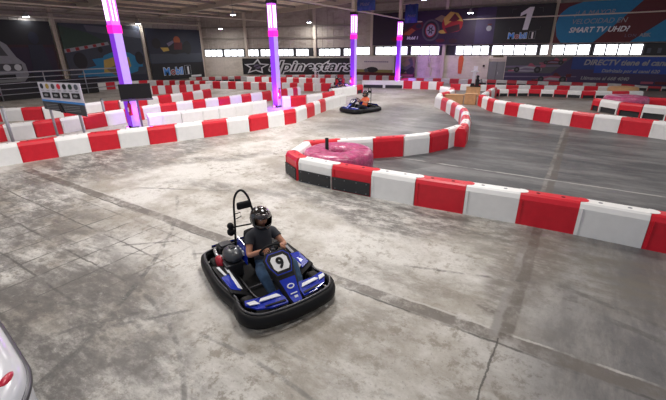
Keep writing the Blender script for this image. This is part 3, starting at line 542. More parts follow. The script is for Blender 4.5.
ROWS = {
    'R1': ('R', [(-14.68,2.98), (-14.52,3.57), (-14.34,4.29), (-14.10,5.20), (-13.87,6.12), (-13.49,6.94), (-13.09,7.80), (-12.69,8.66), (-12.31,9.59), (-11.93,10.49), (-11.58,11.35), (-11.41,12.30), (-11.25,13.20), (-11.12,13.88), (-11.38,15.02), (-11.60,15.99), (-11.78,16.78), (-11.95,17.55), (-12.10,18.50), (-12.25,19.52), (-12.39,20.46)]),
    'R2': ('R', [(-6.41,7.85), (-5.74,7.46), (-4.71,7.42), (-3.67,7.46), (-2.64,7.50), (-1.61,7.59), (-0.62,7.67), (0.36,7.72), (1.36,7.72), (2.35,7.72), (3.35,7.72)]),
    'R3tip': ('W', [(-6.33,7.86), (-6.61,8.79)]),
    'R3': ('R', [(-6.75,8.88), (-6.06,9.61), (-5.24,10.36), (-4.54,11.08), (-3.99,11.85), (-3.66,12.71), (-3.48,13.65)]),
    'R3S': ('R', [(-3.23,13.08), (-3.37,14.05), (-3.56,15.02), (-3.81,15.97), (-4.06,16.92), (-4.38,17.85), (-4.82,18.73), (-5.29,19.59), (-5.78,20.45), (-6.33,21.26), (-6.93,22.04)]),
    'R3T': ('W', [(-6.93,22.04), (-7.23,23.25), (-7.14,24.50), (-7.20,25.74), (-7.57,26.94), (-8.52,27.70)]),
    'R4': ('R', [(-4.92,23.85), (-4.56,23.17), (-4.11,22.35), (-3.69,21.69), (-3.04,21.21), (-2.35,20.69), (-1.60,20.14), (-0.88,19.62), (-0.11,19.29), (0.67,18.97), (1.54,18.65), (2.49,18.30), (3.51,17.83), (4.54,17.36)]),
    'R4T': ('W', [(-4.95,24.35), (-5.00,25.50), (-5.10,26.65), (-5.10,27.75), (-5.15,28.70)]),
    'R6': ('R', [(-5.40,28.85), (-4.93,29.14), (-4.40,29.45), (-3.87,29.77), (-3.19,30.17), (-2.42,30.32), (-1.63,30.47), (-0.82,30.50), (-0.03,30.52), (0.69,30.84), (1.59,31.22), (2.51,31.72), (3.27,32.13)]),
    'R7a': ('W', [(-16.31,30.18), (-14.48,30.76), (-12.92,31.25), (-12.12,31.34), (-11.44,31.39), (-10.77,31.45), (-10.11,31.50), (-9.63,31.54)]),
    'R7b': ('R', [(-9.13,32.07), (-8.33,32.09), (-7.55,32.12), (-6.85,32.15), (-6.43,32.29), (-5.84,32.51), (-5.09,32.78), (-4.24,33.09), (-3.47,33.37), (-2.55,33.70), (-1.73,34.00), (-0.88,34.22), (0.01,34.44), (0.88,34.65), (1.68,34.85)]),
    'R8': ('R', [(-15.28,36.20), (-14.58,36.40), (-13.84,36.62), (-13.14,36.82), (-12.34,37.05), (-11.61,37.26), (-10.82,37.48), (-9.96,37.51), (-9.13,37.55), (-8.33,37.58), (-7.47,37.62), (-6.69,37.65), (-5.79,37.68), (-5.00,37.69), (-4.20,37.71), (-3.35,37.72), (-2.55,37.74), (-1.71,37.76), (-0.88,37.78), (-0.08,37.81), (0.80,37.84), (1.57,37.87), (2.45,37.90), (3.29,37.94), (4.12,37.98), (4.93,38.02), (5.72,38.06), (6.62,38.10)]),
    'R8L': ('W', [(-35.00,26.64), (-34.57,27.11), (-34.14,27.59), (-33.71,28.08), (-33.27,28.56), (-32.83,29.06), (-32.39,29.55), (-31.95,30.05), (-31.50,30.55), (-31.04,31.07), (-30.53,31.55), (-30.00,32.00), (-29.48,32.45), (-28.95,32.90), (-28.42,33.35), (-27.89,33.81), (-27.35,34.26), (-26.80,34.74), (-26.17,35.10), (-25.53,35.43), (-24.89,35.75), (-24.26,36.08), (-23.63,36.40), (-23.00,36.73), (-22.37,37.05), (-21.71,37.38), (-20.91,37.45), (-20.15,37.50), (-19.40,37.55), (-18.67,37.61), (-17.95,37.66), (-17.24,37.71), (-16.54,37.76), (-15.85,37.81)]),
    'R9': ('W', [(-29.28,29.35), (-28.35,29.54), (-27.55,29.71), (-26.76,29.88), (-26.09,30.03), (-25.47,30.16), (-24.81,30.30), (-24.13,30.44), (-23.49,30.58), (-22.71,30.68), (-21.99,30.77), (-21.22,30.86), (-20.60,30.93), (-19.61,31.05), (-18.79,31.14)]),
    'R10': ('W', [(-36.01,17.62), (-35.67,18.30), (-35.36,18.93), (-35.11,19.51), (-34.85,20.12), (-34.59,20.73), (-34.27,21.45), (-33.50,21.90), (-32.76,22.14), (-32.14,22.33), (-31.56,22.52), (-31.13,22.66), (-30.57,22.84), (-30.08,23.00), (-29.63,23.14), (-29.09,23.26), (-28.45,23.40), (-27.71,23.56), (-26.93,23.73), (-26.14,23.90), (-25.37,24.07), (-24.61,24.23), (-23.91,24.39), (-23.17,24.58), (-22.49,24.75), (-21.72,24.95), (-21.09,25.11), (-20.39,25.29), (-19.74,25.46), (-19.21,25.62), (-18.49,25.87), (-17.85,26.09), (-17.14,26.33)]),
    'R11': ('W', [(-28.66,17.39), (-28.38,17.97), (-28.18,18.38), (-27.85,18.80), (-27.53,19.19), (-27.18,19.60), (-26.85,20.01), (-26.52,20.39), (-26.17,20.81), (-25.66,21.42)]),
    'R12': ('R', [(-24.45,6.41), (-23.91,7.00), (-23.31,7.66), (-22.73,8.29), (-22.41,9.04), (-22.09,9.77), (-22.18,10.97), (-21.79,11.63), (-21.70,12.58), (-21.64,13.17), (-21.76,13.96), (-21.90,14.97), (-21.91,15.83), (-21.93,16.65), (-22.17,17.62), (-22.38,18.51)]),
    'R13': ('W', [(-18.64,4.18), (-18.55,4.68), (-18.44,5.27), (-18.20,6.14), (-18.11,7.05), (-18.13,7.92), (-18.16,8.90), (-18.20,9.81), (-18.29,10.79), (-18.38,11.82), (-18.23,12.71), (-18.07,13.62), (-17.94,14.38), (-17.86,15.24), (-17.79,16.06), (-17.72,16.94), (-17.69,17.73), (-17.66,18.72), (-17.63,19.56), (-17.62,20.49), (-17.62,21.25), (-17.62,21.88), (-17.62,22.40), (-17.62,22.76)]),
    'R14': ('P', [(-15.84,9.59), (-15.63,10.11), (-15.33,10.87), (-15.09,11.84), (-14.91,12.66), (-14.79,13.60), (-14.66,14.62), (-14.52,15.68)]),
    'R14b': ('W', [(-14.85,17.54), (-14.55,17.91), (-13.99,18.66), (-13.78,20.00), (-13.76,21.37)]),
    'R15': ('W', [(-14.66,22.55), (-14.52,23.65), (-14.40,25.47), (-14.41,26.42)]),
    'R17': ('R', [(0.71,24.90), (1.02,24.52), (1.76,23.67), (2.62,23.20), (3.47,22.89), (4.33,22.59)]),
    'R17b': ('W', [(1.99,26.44), (2.89,26.56), (3.91,26.56), (4.95,26.56)]),
}
DESC = {'R1': 'long front row on the left', 'R2': 'nearest row on the right', 'R3tip': 'gap beside the big pink tyre', 'R3': 'row behind the big pink tyre',
 'R3S': 'curved middle row', 'R3T': 'hooked far end of the curved row', 'R4': 'long row behind the nearest right row', 'R4T': 'hooked far end beside the tan boxes',
 'R6': 'row on legs at back right', 'R7a': 'row at the farthest light pillar', 'R7b': 'second row out from the right wall', 'R8': 'row along the straight back wall', 'R8L': 'row along the angled back wall',
 'R9': 'short row before the alpinestars banner', 'R10': 'long far row below Mobil 1 banner', 'R11': 'short row before the long far row', 'R12': 'third row from the left front', 'R13': 'second row from the left front',
 'R14': 'plain white row between light pillars', 'R14b': 'row beside the second light pillar', 'R15': 'short row behind the small kart', 'R17': 'raised row before the right pink tyre', 'R17b': 'row behind the right pink tyre'}
for key, (c0, pts) in ROWS.items():
    cnt = {'red': 0, 'white': 0}
    for i in range(len(pts)-1):
        p, q = V((*pts[i], 0)), V((*pts[i+1], 0)); L = (q-p).length
        c = 'P' if c0 == 'P' else ('R' if (i % 2 == 0) == (c0 == 'R') else 'W')
        if key == 'R14b': c = 'WRWR'[i]
        if key == 'R15': c = 'WWR'[i]
        if key == 'R7a': c = 'WWRWRWRW'[i]
        if key == 'R1' and i >= 17: c = 'W'
        cname = 'red' if c == 'R' else 'white'
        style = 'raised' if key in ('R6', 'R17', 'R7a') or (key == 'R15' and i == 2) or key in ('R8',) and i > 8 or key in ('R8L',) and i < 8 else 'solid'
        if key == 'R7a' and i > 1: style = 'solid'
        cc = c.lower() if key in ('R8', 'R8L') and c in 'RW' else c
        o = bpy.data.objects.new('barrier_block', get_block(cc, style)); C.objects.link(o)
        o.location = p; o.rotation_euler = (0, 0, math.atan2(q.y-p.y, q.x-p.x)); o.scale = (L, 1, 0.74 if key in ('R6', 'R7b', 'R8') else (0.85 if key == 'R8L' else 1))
        tag(o, '%s barrier block, %s %s from %s in %s' % (cname, ORD[min(cnt[cname], 19)], cname, 'near end' if key in ('R1', 'R3S', 'R3T', 'R12', 'R13', 'R14', 'R14b', 'R4T', 'R15') else 'left', DESC[key]), 'barrier', 'barrier blocks of the '+DESC[key])
        cnt[cname] += 1
        me = None
        if style == 'raised': me = GAP_DARK
        if key == 'R2' and i in (0, 1, 2): me = FPANEL
        if me:
            r = bpy.data.objects.new('panel_or_gap_dark', me); C.objects.link(r); r.parent = o; r['label'] = 'black lower panel or dark gap fill'

# ------------------------------------------------------------------ wrapped tyres
def tyre_mesh(R_, H_, r_, m, seed):
    rnd = random.Random(seed); n = 64; prof = []
    for i in range(22):
        w = 2*PI*i/22; cx = (R_+r_)/2; a = (R_-r_)/2; cs, sn = math.cos(w), math.sin(w)
        cs = math.copysign(abs(cs)**0.48, cs); sn = math.copysign(abs(sn)**0.48, sn); prof.append((cx+a*cs, H_/2+H_/2*sn))
    vs = []; fs = []; N = len(prof)
    off = [rnd.uniform(-1, 1) for _ in range(n)]
    for k in range(n):
        w = 2*PI*k/n
        for i, (r, z) in enumerate(prof):
            f = 1+0.012*off[k]+0.012*math.sin(w*5+i*0.4)+0.01*mnoise.noise(V((math.cos(w)*4, math.sin(w)*4, i*0.5+seed)))
            cx = (R_+r_)/2; rr = cx+(r-cx)*f*1.0; vs.append((rr*math.cos(w), rr*math.sin(w), max(0, H_/2+(z-H_/2)*f)))
    for k in range(n):
        j = (k+1) % n
        for i in range(N): i2 = (i+1) % N; fs.append((k*N+i, j*N+i, j*N+i2, k*N+i2))
    mb = MB(); mb.add(vs, fs, m, None, True); return mb
t = thing('wrapped_tyre', 'big pink film-wrapped tyre lying flat with a black post, behind the nearest right row', 'tyre', (-5.36, 8.60, 0))
tyre_mesh(0.97, 0.64, 0.22, 'pink', 3).build('wrapping', t)
d = MB()
for i in range(30):
    w = 2*PI*i/30+0.05; pts = []
    for k in range(9):
        u = 2*PI*k/9; pts.append(((0.595+0.378*math.copysign(abs(math.cos(u))**0.48, math.cos(u)))*math.cos(w+0.12*math.sin(u)), (0.595+0.378*math.copysign(abs(math.cos(u))**0.48, math.cos(u)))*math.sin(w+0.12*math.sin(u)), 0.32+0.323*math.copysign(abs(math.sin(u))**0.48, math.sin(u))))
    pts = [p for p in pts if p[2] > 0.02]
    if i % 2 == 0: d.tube(pts[:5], 0.008, 'pink', 5)
d.build('film_fold', t)
d = MB(); d.tube([(-0.3, -0.12, 0.1), (-0.3, -0.12, 0.92)], 0.05, 'blackmatt', 12); d.build('post', t)
t = thing('wrapped_tyre', 'pink film-wrapped tyre in the right background behind a raised row', 'tyre', (2.0, 25.3, 0))
tyre_mesh(1.0, 0.78, 0.25, 'pink', 5).build('wrapping', t)
t = thing('wrapped_tyre', 'tan wrapped tyre far right in front of the wall row', 'tyre', (2.35, 33.6, 0))
tyre_mesh(0.9, 0.58, 0.25, 'tan', 8).build('wrapping', t)

# ------------------------------------------------------------------ light pillars
def pillar(label, x, y, ztop, flag=None, pitch=0.34):
    t = thing('light_pillar', label, 'pillar', (x, y, 0), 0, 'glowing violet light pillars'); w = pitch
    d = MB()
    for sy in (-1, 1): d.box((0, sy*0.13, roofz(x)/2), (0.26, 0.025, roofz(x)-0.06), 'beam')
    d.box((0, 0, roofz(x)/2), (0.02, 0.26, roofz(x)-0.06), 'beam'); d.box((0, 0, 0.02), (0.36, 0.36, 0.04), 'darksteel'); d.build('column', t)
    zb = 3.85
    for k, (cx, cy, sx, sy) in enumerate(((w/2, 0, 0.02, w), (-w/2, 0, 0.02, w), (0, -w/2, w, 0.02), (0, w/2, w, 0.02))):
        d = MB(); m = 'clad' if k in (0, 1) else 'clad_side'; d.box((cx, cy, (0.1+zb)/2), (sx, sy, zb-0.1), m); d.build('cladding', t)
        d = MB(); d.box((cx, cy, (zb+0.3+ztop)/2), (sx, sy, ztop-zb-0.3), 'clad_top'); d.build('light_panel', t)
    d = MB(); d.box((0, 0, zb+0.15), (w+0.05, w+0.05, 0.3), 'band'); d.build('light_band', t)
    for cx, cy in ((0.09, -w/2-0.03), (-0.07, -w/2-0.03), (w/2+0.03, 0.07), (w/2+0.03, -0.08)):
        d = MB(); d.tube([(cx, cy, zb+0.45), (cx, cy, ztop-0.1)], 0.022, 'tube', 8); d.build('light_tube', t)
    d = MB(); d.box((0, 0, ztop+0.08), (w+0.1, w+0.1, 0.16), 'black'); 
    for cx in (-0.15, 0, 0.15): d.sphere((cx, -w/2-0.05, ztop+0.03), 0.045, 'black', 10)
    d.build('cap', t, bevel=0.01)
    d = MB(); d.box((0, -w/2-0.08, 0.07), (0.2, 0.1, 0.12), 'black'); d.box((0, -w/2-0.135, 0.07), (0.12, 0.012, 0.07), 'led'); d.build('floodlight', t)
    return t
PIL = [(-16.4, 9.25, 5.55), (-15.1, 17.4, 5.5), (-15.25, 26.7, 5.5), (-15.05, 34.8, 5.4)]
LB = ['nearest glowing violet light pillar, behind the black monitor', 'second light pillar along, standing before the alpinestars banner', 'third light pillar along, beside the blue kart with a seated driver', 'farthest light pillar, standing behind the white boards']
for (x, y, z), lb in zip(PIL, LB): pillar(lb, x, y, z)
# daylight-lit violet spill: the leds at the pillar feet
def area(loc, rot, size, power, col, name):
    l = bpy.data.lights.new(name, 'AREA'); l.shape = 'DISK'; l.size = size; l.energy = power; l.color = col
    o = bpy.data.objects.new(name, l); C.objects.link(o); o.location = loc; o.rotation_euler = rot; return o
for i, (x, y, z) in enumerate(PIL):
    l = bpy.data.lights.new('pillar_led', 'POINT'); l.energy = [70, 110, 90, 240][i]; l.color = (0.42, 0.08, 1.0); l.shadow_soft_size = 0.1
    o = bpy.data.objects.new('pillar_led', l); C.objects.link(o); o.location = (x+(0.75 if i == 0 else 0.35), y+(0.35 if i == 0 else -0.55), 0.75)
def extinguisher(label, x, y, z):
    t = thing('fire_extinguisher', label, 'fire extinguisher', (x, y, z), 0)
    d = MB(); d.lathe([(0, 0), (0.075, 0.0), (0.08, 0.04), (0.08, 0.42), (0.06, 0.5), (0.025, 0.53), (0, 0.53)], 'extred', 16); d.build('cylinder', t)
    d = MB(); d.box((0, 0, 0.56), (0.04, 0.04, 0.07), 'black'); d.box((0.05, 0, 0.6), (0.14, 0.025, 0.02), 'black'); d.build('valve', t)
    d = MB(); d.tube([(0.02, 0, 0.56), (0.1, -0.03, 0.5), (0.11, -0.03, 0.3), (0.09, -0.03, 0.15)], 0.012, 'black', 6); d.build('hose', t)
    d = MB(); d.box((0, -0.082, 0.25), (0.09, 0.006, 0.18), 'wht'); d.build('sticker', t)
extinguisher('red extinguisher fixed to the nearest light pillar', -16.07, 9.02, 0.62)
extinguisher('red extinguisher fixed to the second light pillar', -14.84, 17.32, 0.5)
extinguisher('red extinguisher fixed to the third light pillar', -15.32, 26.44, 0.6)
# black monitor on the first pillar
t = thing('monitor', 'blank black monitor on a stand in front of the nearest light pillar', 'monitor', (-15.80, 9.25, 0), math.atan2(0.95, 0.55))
d = MB(); d.box((0, 0, 1.61), (1.2, 0.07, 0.61), 'blackmatt'); d.build('screen', t, bevel=0.01)
d = MB(); d.box((0, -0.002, 1.265), (1.24, 0.12, 0.06), 'p_lilac'); d.build('shelf', t)
d = MB(); d.box((0, 0.12, 0.6), (0.08, 0.08, 1.25), 'p_lilac'); d.box((0, 0.12, 0.015), (0.4, 0.3, 0.03), 'p_lilac'); d.build('stand', t)

# blue flags on the third and fourth pillars
for lb, x0, y0, w, z0, z1 in (('blue flag with faint white lettering high on the third light pillar', -14.95, 26.62, 1.45, 5.7, 6.75), ('blue flag with faint white lettering high on the farthest light pillar', -14.6, 34.68, 1.2, 5.25, 6.75)):
    t = thing('flag', lb, 'flag', (x0, y0, z0)); h = z1-z0
    d = MB(); n = 12; vs = []; fs = []
    for i in range(n+1):
        for zz in (0, h): vs.append((w*i/n, 0.05*math.sin(i*1.1), zz))
    fs = [(2*i, 2*i+2, 2*i+3, 2*i+1) for i in range(n)]; d.add(vs, fs, 'p_blue', None, True)
    d.text('Mobil', 0.32, 'p_lilac', frame((0.25, -0.07, h*0.3), (1, 0, 0), (0, 0, 1)), shear=0.3); o = d.build('cloth', t)
    sm = o.modifiers.new('Solidify', 'SOLIDIFY'); sm.thickness = 0.01
    d = MB(); d.tube([(-0.33, 0, h), (w+0.05, 0, h)], 0.02, 'beam', 8); d.build('rod', t)
# cable tray: along the pillar row, then along the back wall
d = MB(); d.tube(catmull([(-15.2, -3, 5.95), (-15.2, 12, 5.9), (-15.2, 27, 5.78), (-15.1, 35.5, 5.62), (-14.4, 37.7, 5.5), (-9, 37.75, 5.5), (0, 37.75, 5.45), (12.5, 37.75, 5.5)], 8, False), 0.055, 'beam', 8)
struct(d.build('trim_90'))
d = MB(); d.tube([(-30.8, 0, 6.0), (-29.0, 34.8, 5.9)], 0.05, 'beam', 8); struct(d.build('trim_91'))

# ------------------------------------------------------------------ safety railing on the left
t = thing('safety_railing', 'grey steel railing with five rails in front of the left wall banners', 'railing', (-33.5, 4.5, 0))
for z in (0.42, 0.78, 1.14, 1.5, 1.85):
    d = MB(); d.tube([(0, 0, z), (0, 14.0, z)], 0.045 if z == 1.85 else 0.03, 'galv', 8); d.build('rail', t)
for i in range(6):
    d = MB(); d.tube([(0, i*2.8, 0), (0, i*2.8, 1.87)], 0.04, 'galv', 8); d.build('post', t)
d = MB(); d.box((-0.12, 6.0, 0.62), (0.04, 12.2, 1.2), 'p_black'); d.build('screen_panel', t)

# ------------------------------------------------------------------ information board with posts
import math as _m
bp0, bd = V((-17.5, 6.64, 0)), V((1.62, 0.34, 0)).normalized()
t = thing('information_board', 'white board of kart and helmet pictures on two grey posts', 'sign', bp0, math.atan2(bd.y, bd.x))
d = MB(); X = frame((0, 0, 0), (1, 0, 0), (0, 0, 1))
a = Art(frame((-0.18, -0.06, 1.19), (1, 0, 0), (0, 0, 1)) @ Matrix.Diagonal((1.11, 1.0, 1, 1)))
a.poly([(0, -0.08), (2.05, -0.28), (2.05, 0.92), (0, 0.92)], 'p_paper'); a.poly([(0, -0.08), (2.05, -0.28), (2.05, 0.14), (0, 0.22)], 'p_dgrey'); a.poly([(0, 0.22), (2.05, 0.14), (2.05, 0.22), (0, 0.29)], 'p_lblue')
for i, c in enumerate(['p_navy', 'p_yellow', 'p_dgrey', 'red', 'p_black', 'p_green', 'p_steel']): a.el(0.17+i*0.28, 0.78-0.0*i, 0.085, 0.10, c, 10); a.rect(0.10+i*0.28, 0.62, 0.13, 0.02, 'p_grey')
for i in range(4): a.rect(0.15+i*0.48, 0.36, 0.34, 0.20, 'p_black'); a.el(0.32+i*0.48, 0.46, 0.10, 0.05, 'p_grey', 10)
for i in range(4): a.rect(0.2, 0.10-i*0.06, 0.6, 0.015, 'p_grey'); a.rect(1.05, 0.06-i*0.06, 0.75, 0.015, 'p_grey')
a.poly([(0.85, -0.17), (1.05, -0.19), (0.9, 0.15), (0.8, 0.16)], 'p_black')
a.build('board', t)
for x in (0.0, 1.58):
    d = MB(); d.tube([(x, 0, 0), (x, 0, 2.05)], 0.045, 'galv', 8); d.build('post', t)
for lb, p, h in (('grey post standing behind the front row near the left edge of the picture', (-17.3, 5.1, 0), 1.36), ('grey post standing between the information board and the nearest light pillar', (-18.2, 9.0, 0), 1.15)):
    t = thing('barrier_post', lb, 'post', p); d = MB(); d.tube([(0, 0, 0), (0, 0, h)], 0.055, 'galv', 10); d.build('pole', t)
    d = MB(); d.box((0, 0, 0.01), (0.2, 0.2, 0.02), 'galv'); d.build('base_plate', t); d = MB(); d.sphere((0, 0, h), 0.058, 'darksteel', 10); d.build('cap', t)

# ------------------------------------------------------------------ boxes, stand and little machine in the middle background
for lb, x, y, w, dd, h, rz in (('long tan wooden box lying at the end of the curved middle row', -6.5, 23.85, 1.05, 0.5, 0.52, 0.18), ('tan wooden box next to the long one, by the right row', -5.6, 24.1, 0.65, 0.6, 0.6, 0.1), ('tan box under the small black machine, farther back', -6.6, 28.9, 0.95, 0.6, 0.55, 0.2)):
    t = thing('wooden_box', lb, 'box', (x, y, 0), rz)
    d = MB(); d.box((0, 0, h/2), (w, dd, h), 'board'); d.build('body', t, bevel=0.01)
    d = MB(); d.box((0, 0, h+0.012), (w+0.04, dd+0.04, 0.024), 'board'); d.build('lid', t)
t = thing('timing_machine', 'small black machine standing on the tan box in front of the wall', 'machine', (-6.5, 28.9, 0.575), 0.2)
d = MB(); d.box((0, 0, 0.05), (0.7, 0.3, 0.1), 'blackmatt'); d.box((-0.2, 0, 0.16), (0.26, 0.22, 0.16), 'black'); d.build('base', t, bevel=0.02)
d = MB(); d.box((0.1, 0, 0.34), (0.28, 0.24, 0.5), 'black', taper=0.7); d.build('body', t, bevel=0.03)
d = MB(); d.sphere((0.1, 0, 0.68), 0.11, 'black', 12); d.build('lens', t); d = MB(); d.tube([(0.18, 0, 0.4), (0.36, -0.02, 0.52), (0.42, -0.02, 0.3)], 0.03, 'blackmatt', 8); d.build('arm', t)
t = thing('white_stand', 'white lectern-like stand near the grey door behind the barriers', 'stand', (-8.2, 35.6, 0))
d = MB(); d.box((0, 0, 0.6), (0.26, 0.2, 1.2), 'wht'); d.box((0, 0, 0.03), (0.7, 0.5, 0.06), 'wht'); d.build('column', t); d = MB(); d.box((0, 0, 1.25), (0.6, 0.4, 0.08), 'wht', Matrix.Translation((0, 0, 0))); d.build('top', t, bevel=0.02)
d = MB(); d.box((0.05, 0, 1.5), (0.35, 0.05, 0.38), 'white'); d.build('sign_plate', t)
# translucent net pole in the middle distance
t = thing('net_post', 'thin pale post with a hanging white net left of the seated blue kart', 'post', (-17.9, 25.3, 0))
d = MB(); d.tube([(0, 0, 0), (0, 0, 1.75)], 0.035, 'wht', 8); d.build('pole', t)
d = MB()
for i in range(7): d.tube([(0.02+0.0*i, 0, 1.7-i*0.2), (0.25+0.1*math.sin(i), 0.02, 1.55-i*0.21), (0.5, 0, 1.2-i*0.19)], 0.008, 'wht', 5)
for k in range(3): d.tube([(0.12+k*0.16, 0.01, 1.6-k*0.15), (0.12+k*0.16, 0.01, 0.1)], 0.008, 'wht', 5)
d.build('net', t)

# ------------------------------------------------------------------ service cart corner at lower left
t = thing('service_cart', 'white rounded cart body with a red reflector at the lower left corner', 'cart', (-4.02, -0.23, 0), 0)
d = MB(); pl = catmull([(-1.6, 0.95, 0), (-0.4, 0.92, 0), (0.45, 0.84, 0), (0.72, 0.80, 0), (0.95, 0.70, 0), (1.2, 0.48, 0), (1.4, 0.1, 0), (1.45, -0.5, 0), (1.3, -1.2, 0), (-1.6, -1.3, 0)], 5)
secs = [(0.97, 0.30), (1.0, 0.40), (1.0, 0.86), (0.985, 0.91), (0.92, 0.965), (0.87, 0.98)]; n = len(pl); vs = []; fs = []
for k, z in secs: vs += [(x*k, y*k, z) for x, y, _ in pl]
for i in range(len(secs)-1): fs += [(i*n+j, i*n+(j+1) % n, (i+1)*n+(j+1) % n, (i+1)*n+j) for j in range(n)]
fs.append(tuple(range((len(secs)-1)*n, len(secs)*n))); d.add(vs, fs, 'cartwhite', None, True); d.build('body', t)
d = MB(); d.tube([(x*1.005, y*1.005, 0.80) for x, y, _ in pl], 0.028, 'darksteel', 8, closed=True); d.build('rubber_bumper', t)
d = MB(); d.prism([(x*0.80, y*0.80) for x, y, _ in pl], 0.985, 1.01, 'cartwhite'); d.build('top_panel', t, bevel=0.012)
d = MB(); d.sphere((0, 0, 0), (0.085, 0.03, 0.03), 'extred', 14, Matrix.Translation((0.86, 0.655, 0.955)) @ Matrix.Rotation(2.3, 4, 'Z')); d.build('reflector', t)
for x, y in ((-0.8, 0.35), (-0.8, -1.05), (0.6, 0.2), (0.6, -1.0)):
    d = MB(); d.lathe([(0.08, -0.07), (0.2, -0.07), (0.22, -0.04), (0.22, 0.04), (0.2, 0.07), (0.08, 0.07), (0.0, 0.05)], 'tyre', 20, Matrix.Translation((x, y, 0.22)) @ Matrix.Rotation(PI/2, 4, 'X')); d.build('wheel', t)


# ------------------------------------------------------------------ karts
def make_kart(name, label, loc, rz, num='9'):
    t = thing('go_kart', label, 'kart', loc, rz, 'go-karts on the track')
    ring = [(0.97, 0, 0), (0.95, 0.3, 0), (0.89, 0.54, 0), (0.72, 0.67, 0), (0.50, 0.66, 0), (0.36, 0.64, 0), (-0.05, 0.69, 0), (-0.5, 0.68, 0), (-0.93, 0.63, 0), (-1.06, 0.50, 0), (-1.09, 0, 0)]
    ring = ring+[(x, -y, z) for x, y, z in ring[-2:0:-1]]; rc = catmull(ring, 5)[::-1]
    def zoff(p): return (p[0], p[1], 0.02 if p[0] > 0.6 else 0.0)
    rc = [zoff(p) for p in rc]
    d = MB(); d.sweep(rc, [(-0.03, 0.04), (-0.06, 0.06), (-0.065, 0.12), (-0.05, 0.185), (-0.01, 0.215), (0.03, 0.205), (0.045, 0.19), (0.02, 0.05)], 'black'); d.build('bumper', t)
    d = MB(); d.tube([(p[0]*0.985, p[1]*0.985, 0.225+p[2]) for p in rc], 0.016, 'darksteel', 6, closed=True); d.build('bumper_rail', t)
    d = MB(); d.prism([(0.75, -0.24), (0.75, 0.24), (0.3, 0.36), (-0.55, 0.36), (-0.85, 0.25), (-0.85, -0.25), (-0.55, -0.36), (0.3, -0.36)], 0.045, 0.06, 'blackmatt'); d.prism([(p[0]*0.96, p[1]*0.96) for p in rc], 0.035, 0.044, 'blackmatt'); d.build('floor_pan', t)
    d = MB()
    for s in (-1, 1): d.tube([(-0.88, s*0.30, 0.09), (-0.3, s*0.33, 0.09), (0.3, s*0.34, 0.09), (0.72, s*0.22, 0.09)], 0.016, 'darksteel', 6)
    for x in (-0.6, 0.1, 0.45): d.tube([(x, -0.38, 0.09), (x, 0.38, 0.09)], 0.016, 'darksteel', 6)
    d.build('frame', t)
    # nose deck with blue wings and white flashes
    d = MB()
    def slab(pl, m, z=0.0, th=0.02): d.prism(pl, 0.0, th, m) if False else d.add([(x, y, h+z) for x, y, h in pl]+[(x, y, h+z-th) for x, y, h in pl], [tuple(range(len(pl))), tuple(range(2*len(pl)-1, len(pl)-1, -1))]+[(i, (i+len(pl)), (i+1) % len(pl)+len(pl), (i+1) % len(pl)) for i in range(len(pl))], m)
    for s in (-1, 1):
        q = lambda l: [(x, s*y, z) for x, y, z in (l if s > 0 else l[::-1])]
        slab(q([(0.66, 0.12, 0.32), (0.90, 0.12, 0.27), (0.88, 0.34, 0.27), (0.80, 0.52, 0.27), (0.66, 0.62, 0.28), (0.60, 0.60, 0.30), (0.66, 0.40, 0.31)]), 'blue')
        slab(q([(0.72, 0.20, 0.32), (0.78, 0.16, 0.31), (0.74, 0.46, 0.315), (0.70, 0.42, 0.32)]), 'bwhite', 0.003, 0.01)
        slab(q([(0.68, 0.50, 0.312), (0.76, 0.46, 0.302), (0.72, 0.58, 0.30), (0.66, 0.60, 0.305)]), 'bwhite', 0.003, 0.01)
        slab(q([(0.85, 0.14, 0.288), (0.88, 0.14, 0.282), (0.84, 0.42, 0.285), (0.82, 0.42, 0.288)]), 'black', 0.006, 0.008)
    d.build('nose_deck', t)
    # steering fairing: tapered column rising to the number shield
    d = MB(); st = [(0.94, 0.08, 0.23), (0.86, 0.10, 0.27), (0.77, 0.11, 0.34), (0.67, 0.14, 0.43), (0.52, 0.18, 0.54), (0.38, 0.17, 0.62), (0.30, 0.10, 0.65)]
    vs = []; fs = []
    for x, w, z in st: vs += [(x, -w, z-0.05), (x, -w*0.8, z), (x, w*0.8, z), (x, w, z-0.05)]
    for i in range(len(st)-1):
        for k in range(3): fs.append((4*i+k, 4*i+k+1, 4*i+5+k, 4*i+4+k))
    d.add(vs, [f[::-1] for f in fs], 'black', None, True); o = d.build('fairing', t); so = o.modifiers.new('Solidify', 'SOLIDIFY'); so.thickness = 0.02
    d = MB(); d.add([(0.94, -0.065, 0.258), (0.94, 0.065, 0.258), (0.865, 0.08, 0.298), (0.775, 0.095, 0.367), (0.675, 0.12, 0.455), (0.675, -0.12, 0.455), (0.775, -0.095, 0.367), (0.865, -0.08, 0.298)], [(0, 1, 2, 7), (7, 2, 3, 6), (6, 3, 4, 5)], 'blue')
    X = frame((0.815, 0, 0.338), (0, 1, 0), (-0.78, 0, 0.60)); d.prism(EL(0, 0.07, 0.055, 0.035, 14), 0.0, 0.006, 'bwhite', X); d.prism(EL(0, 0.07, 0.035, 0.02, 14), 0.0, 0.009, 'blue', X)
    d.box((0, -0.03, 0), (0.10, 0.014, 0.01), 'bwhite', X); d.box((0.01, -0.08, 0), (0.05, 0.03, 0.01), 'bwhite', X); d.build('fairing_sticker', t)
    X = frame((0.49, 0.0, 0.58), (0, 1, 0), (-0.80, 0, 0.60))
    d = MB(); shield = [(-0.12, -0.17), (0.12, -0.17), (0.19, -0.02), (0.20, 0.10), (0.13, 0.18), (-0.13, 0.18), (-0.20, 0.10), (-0.19, -0.02)]
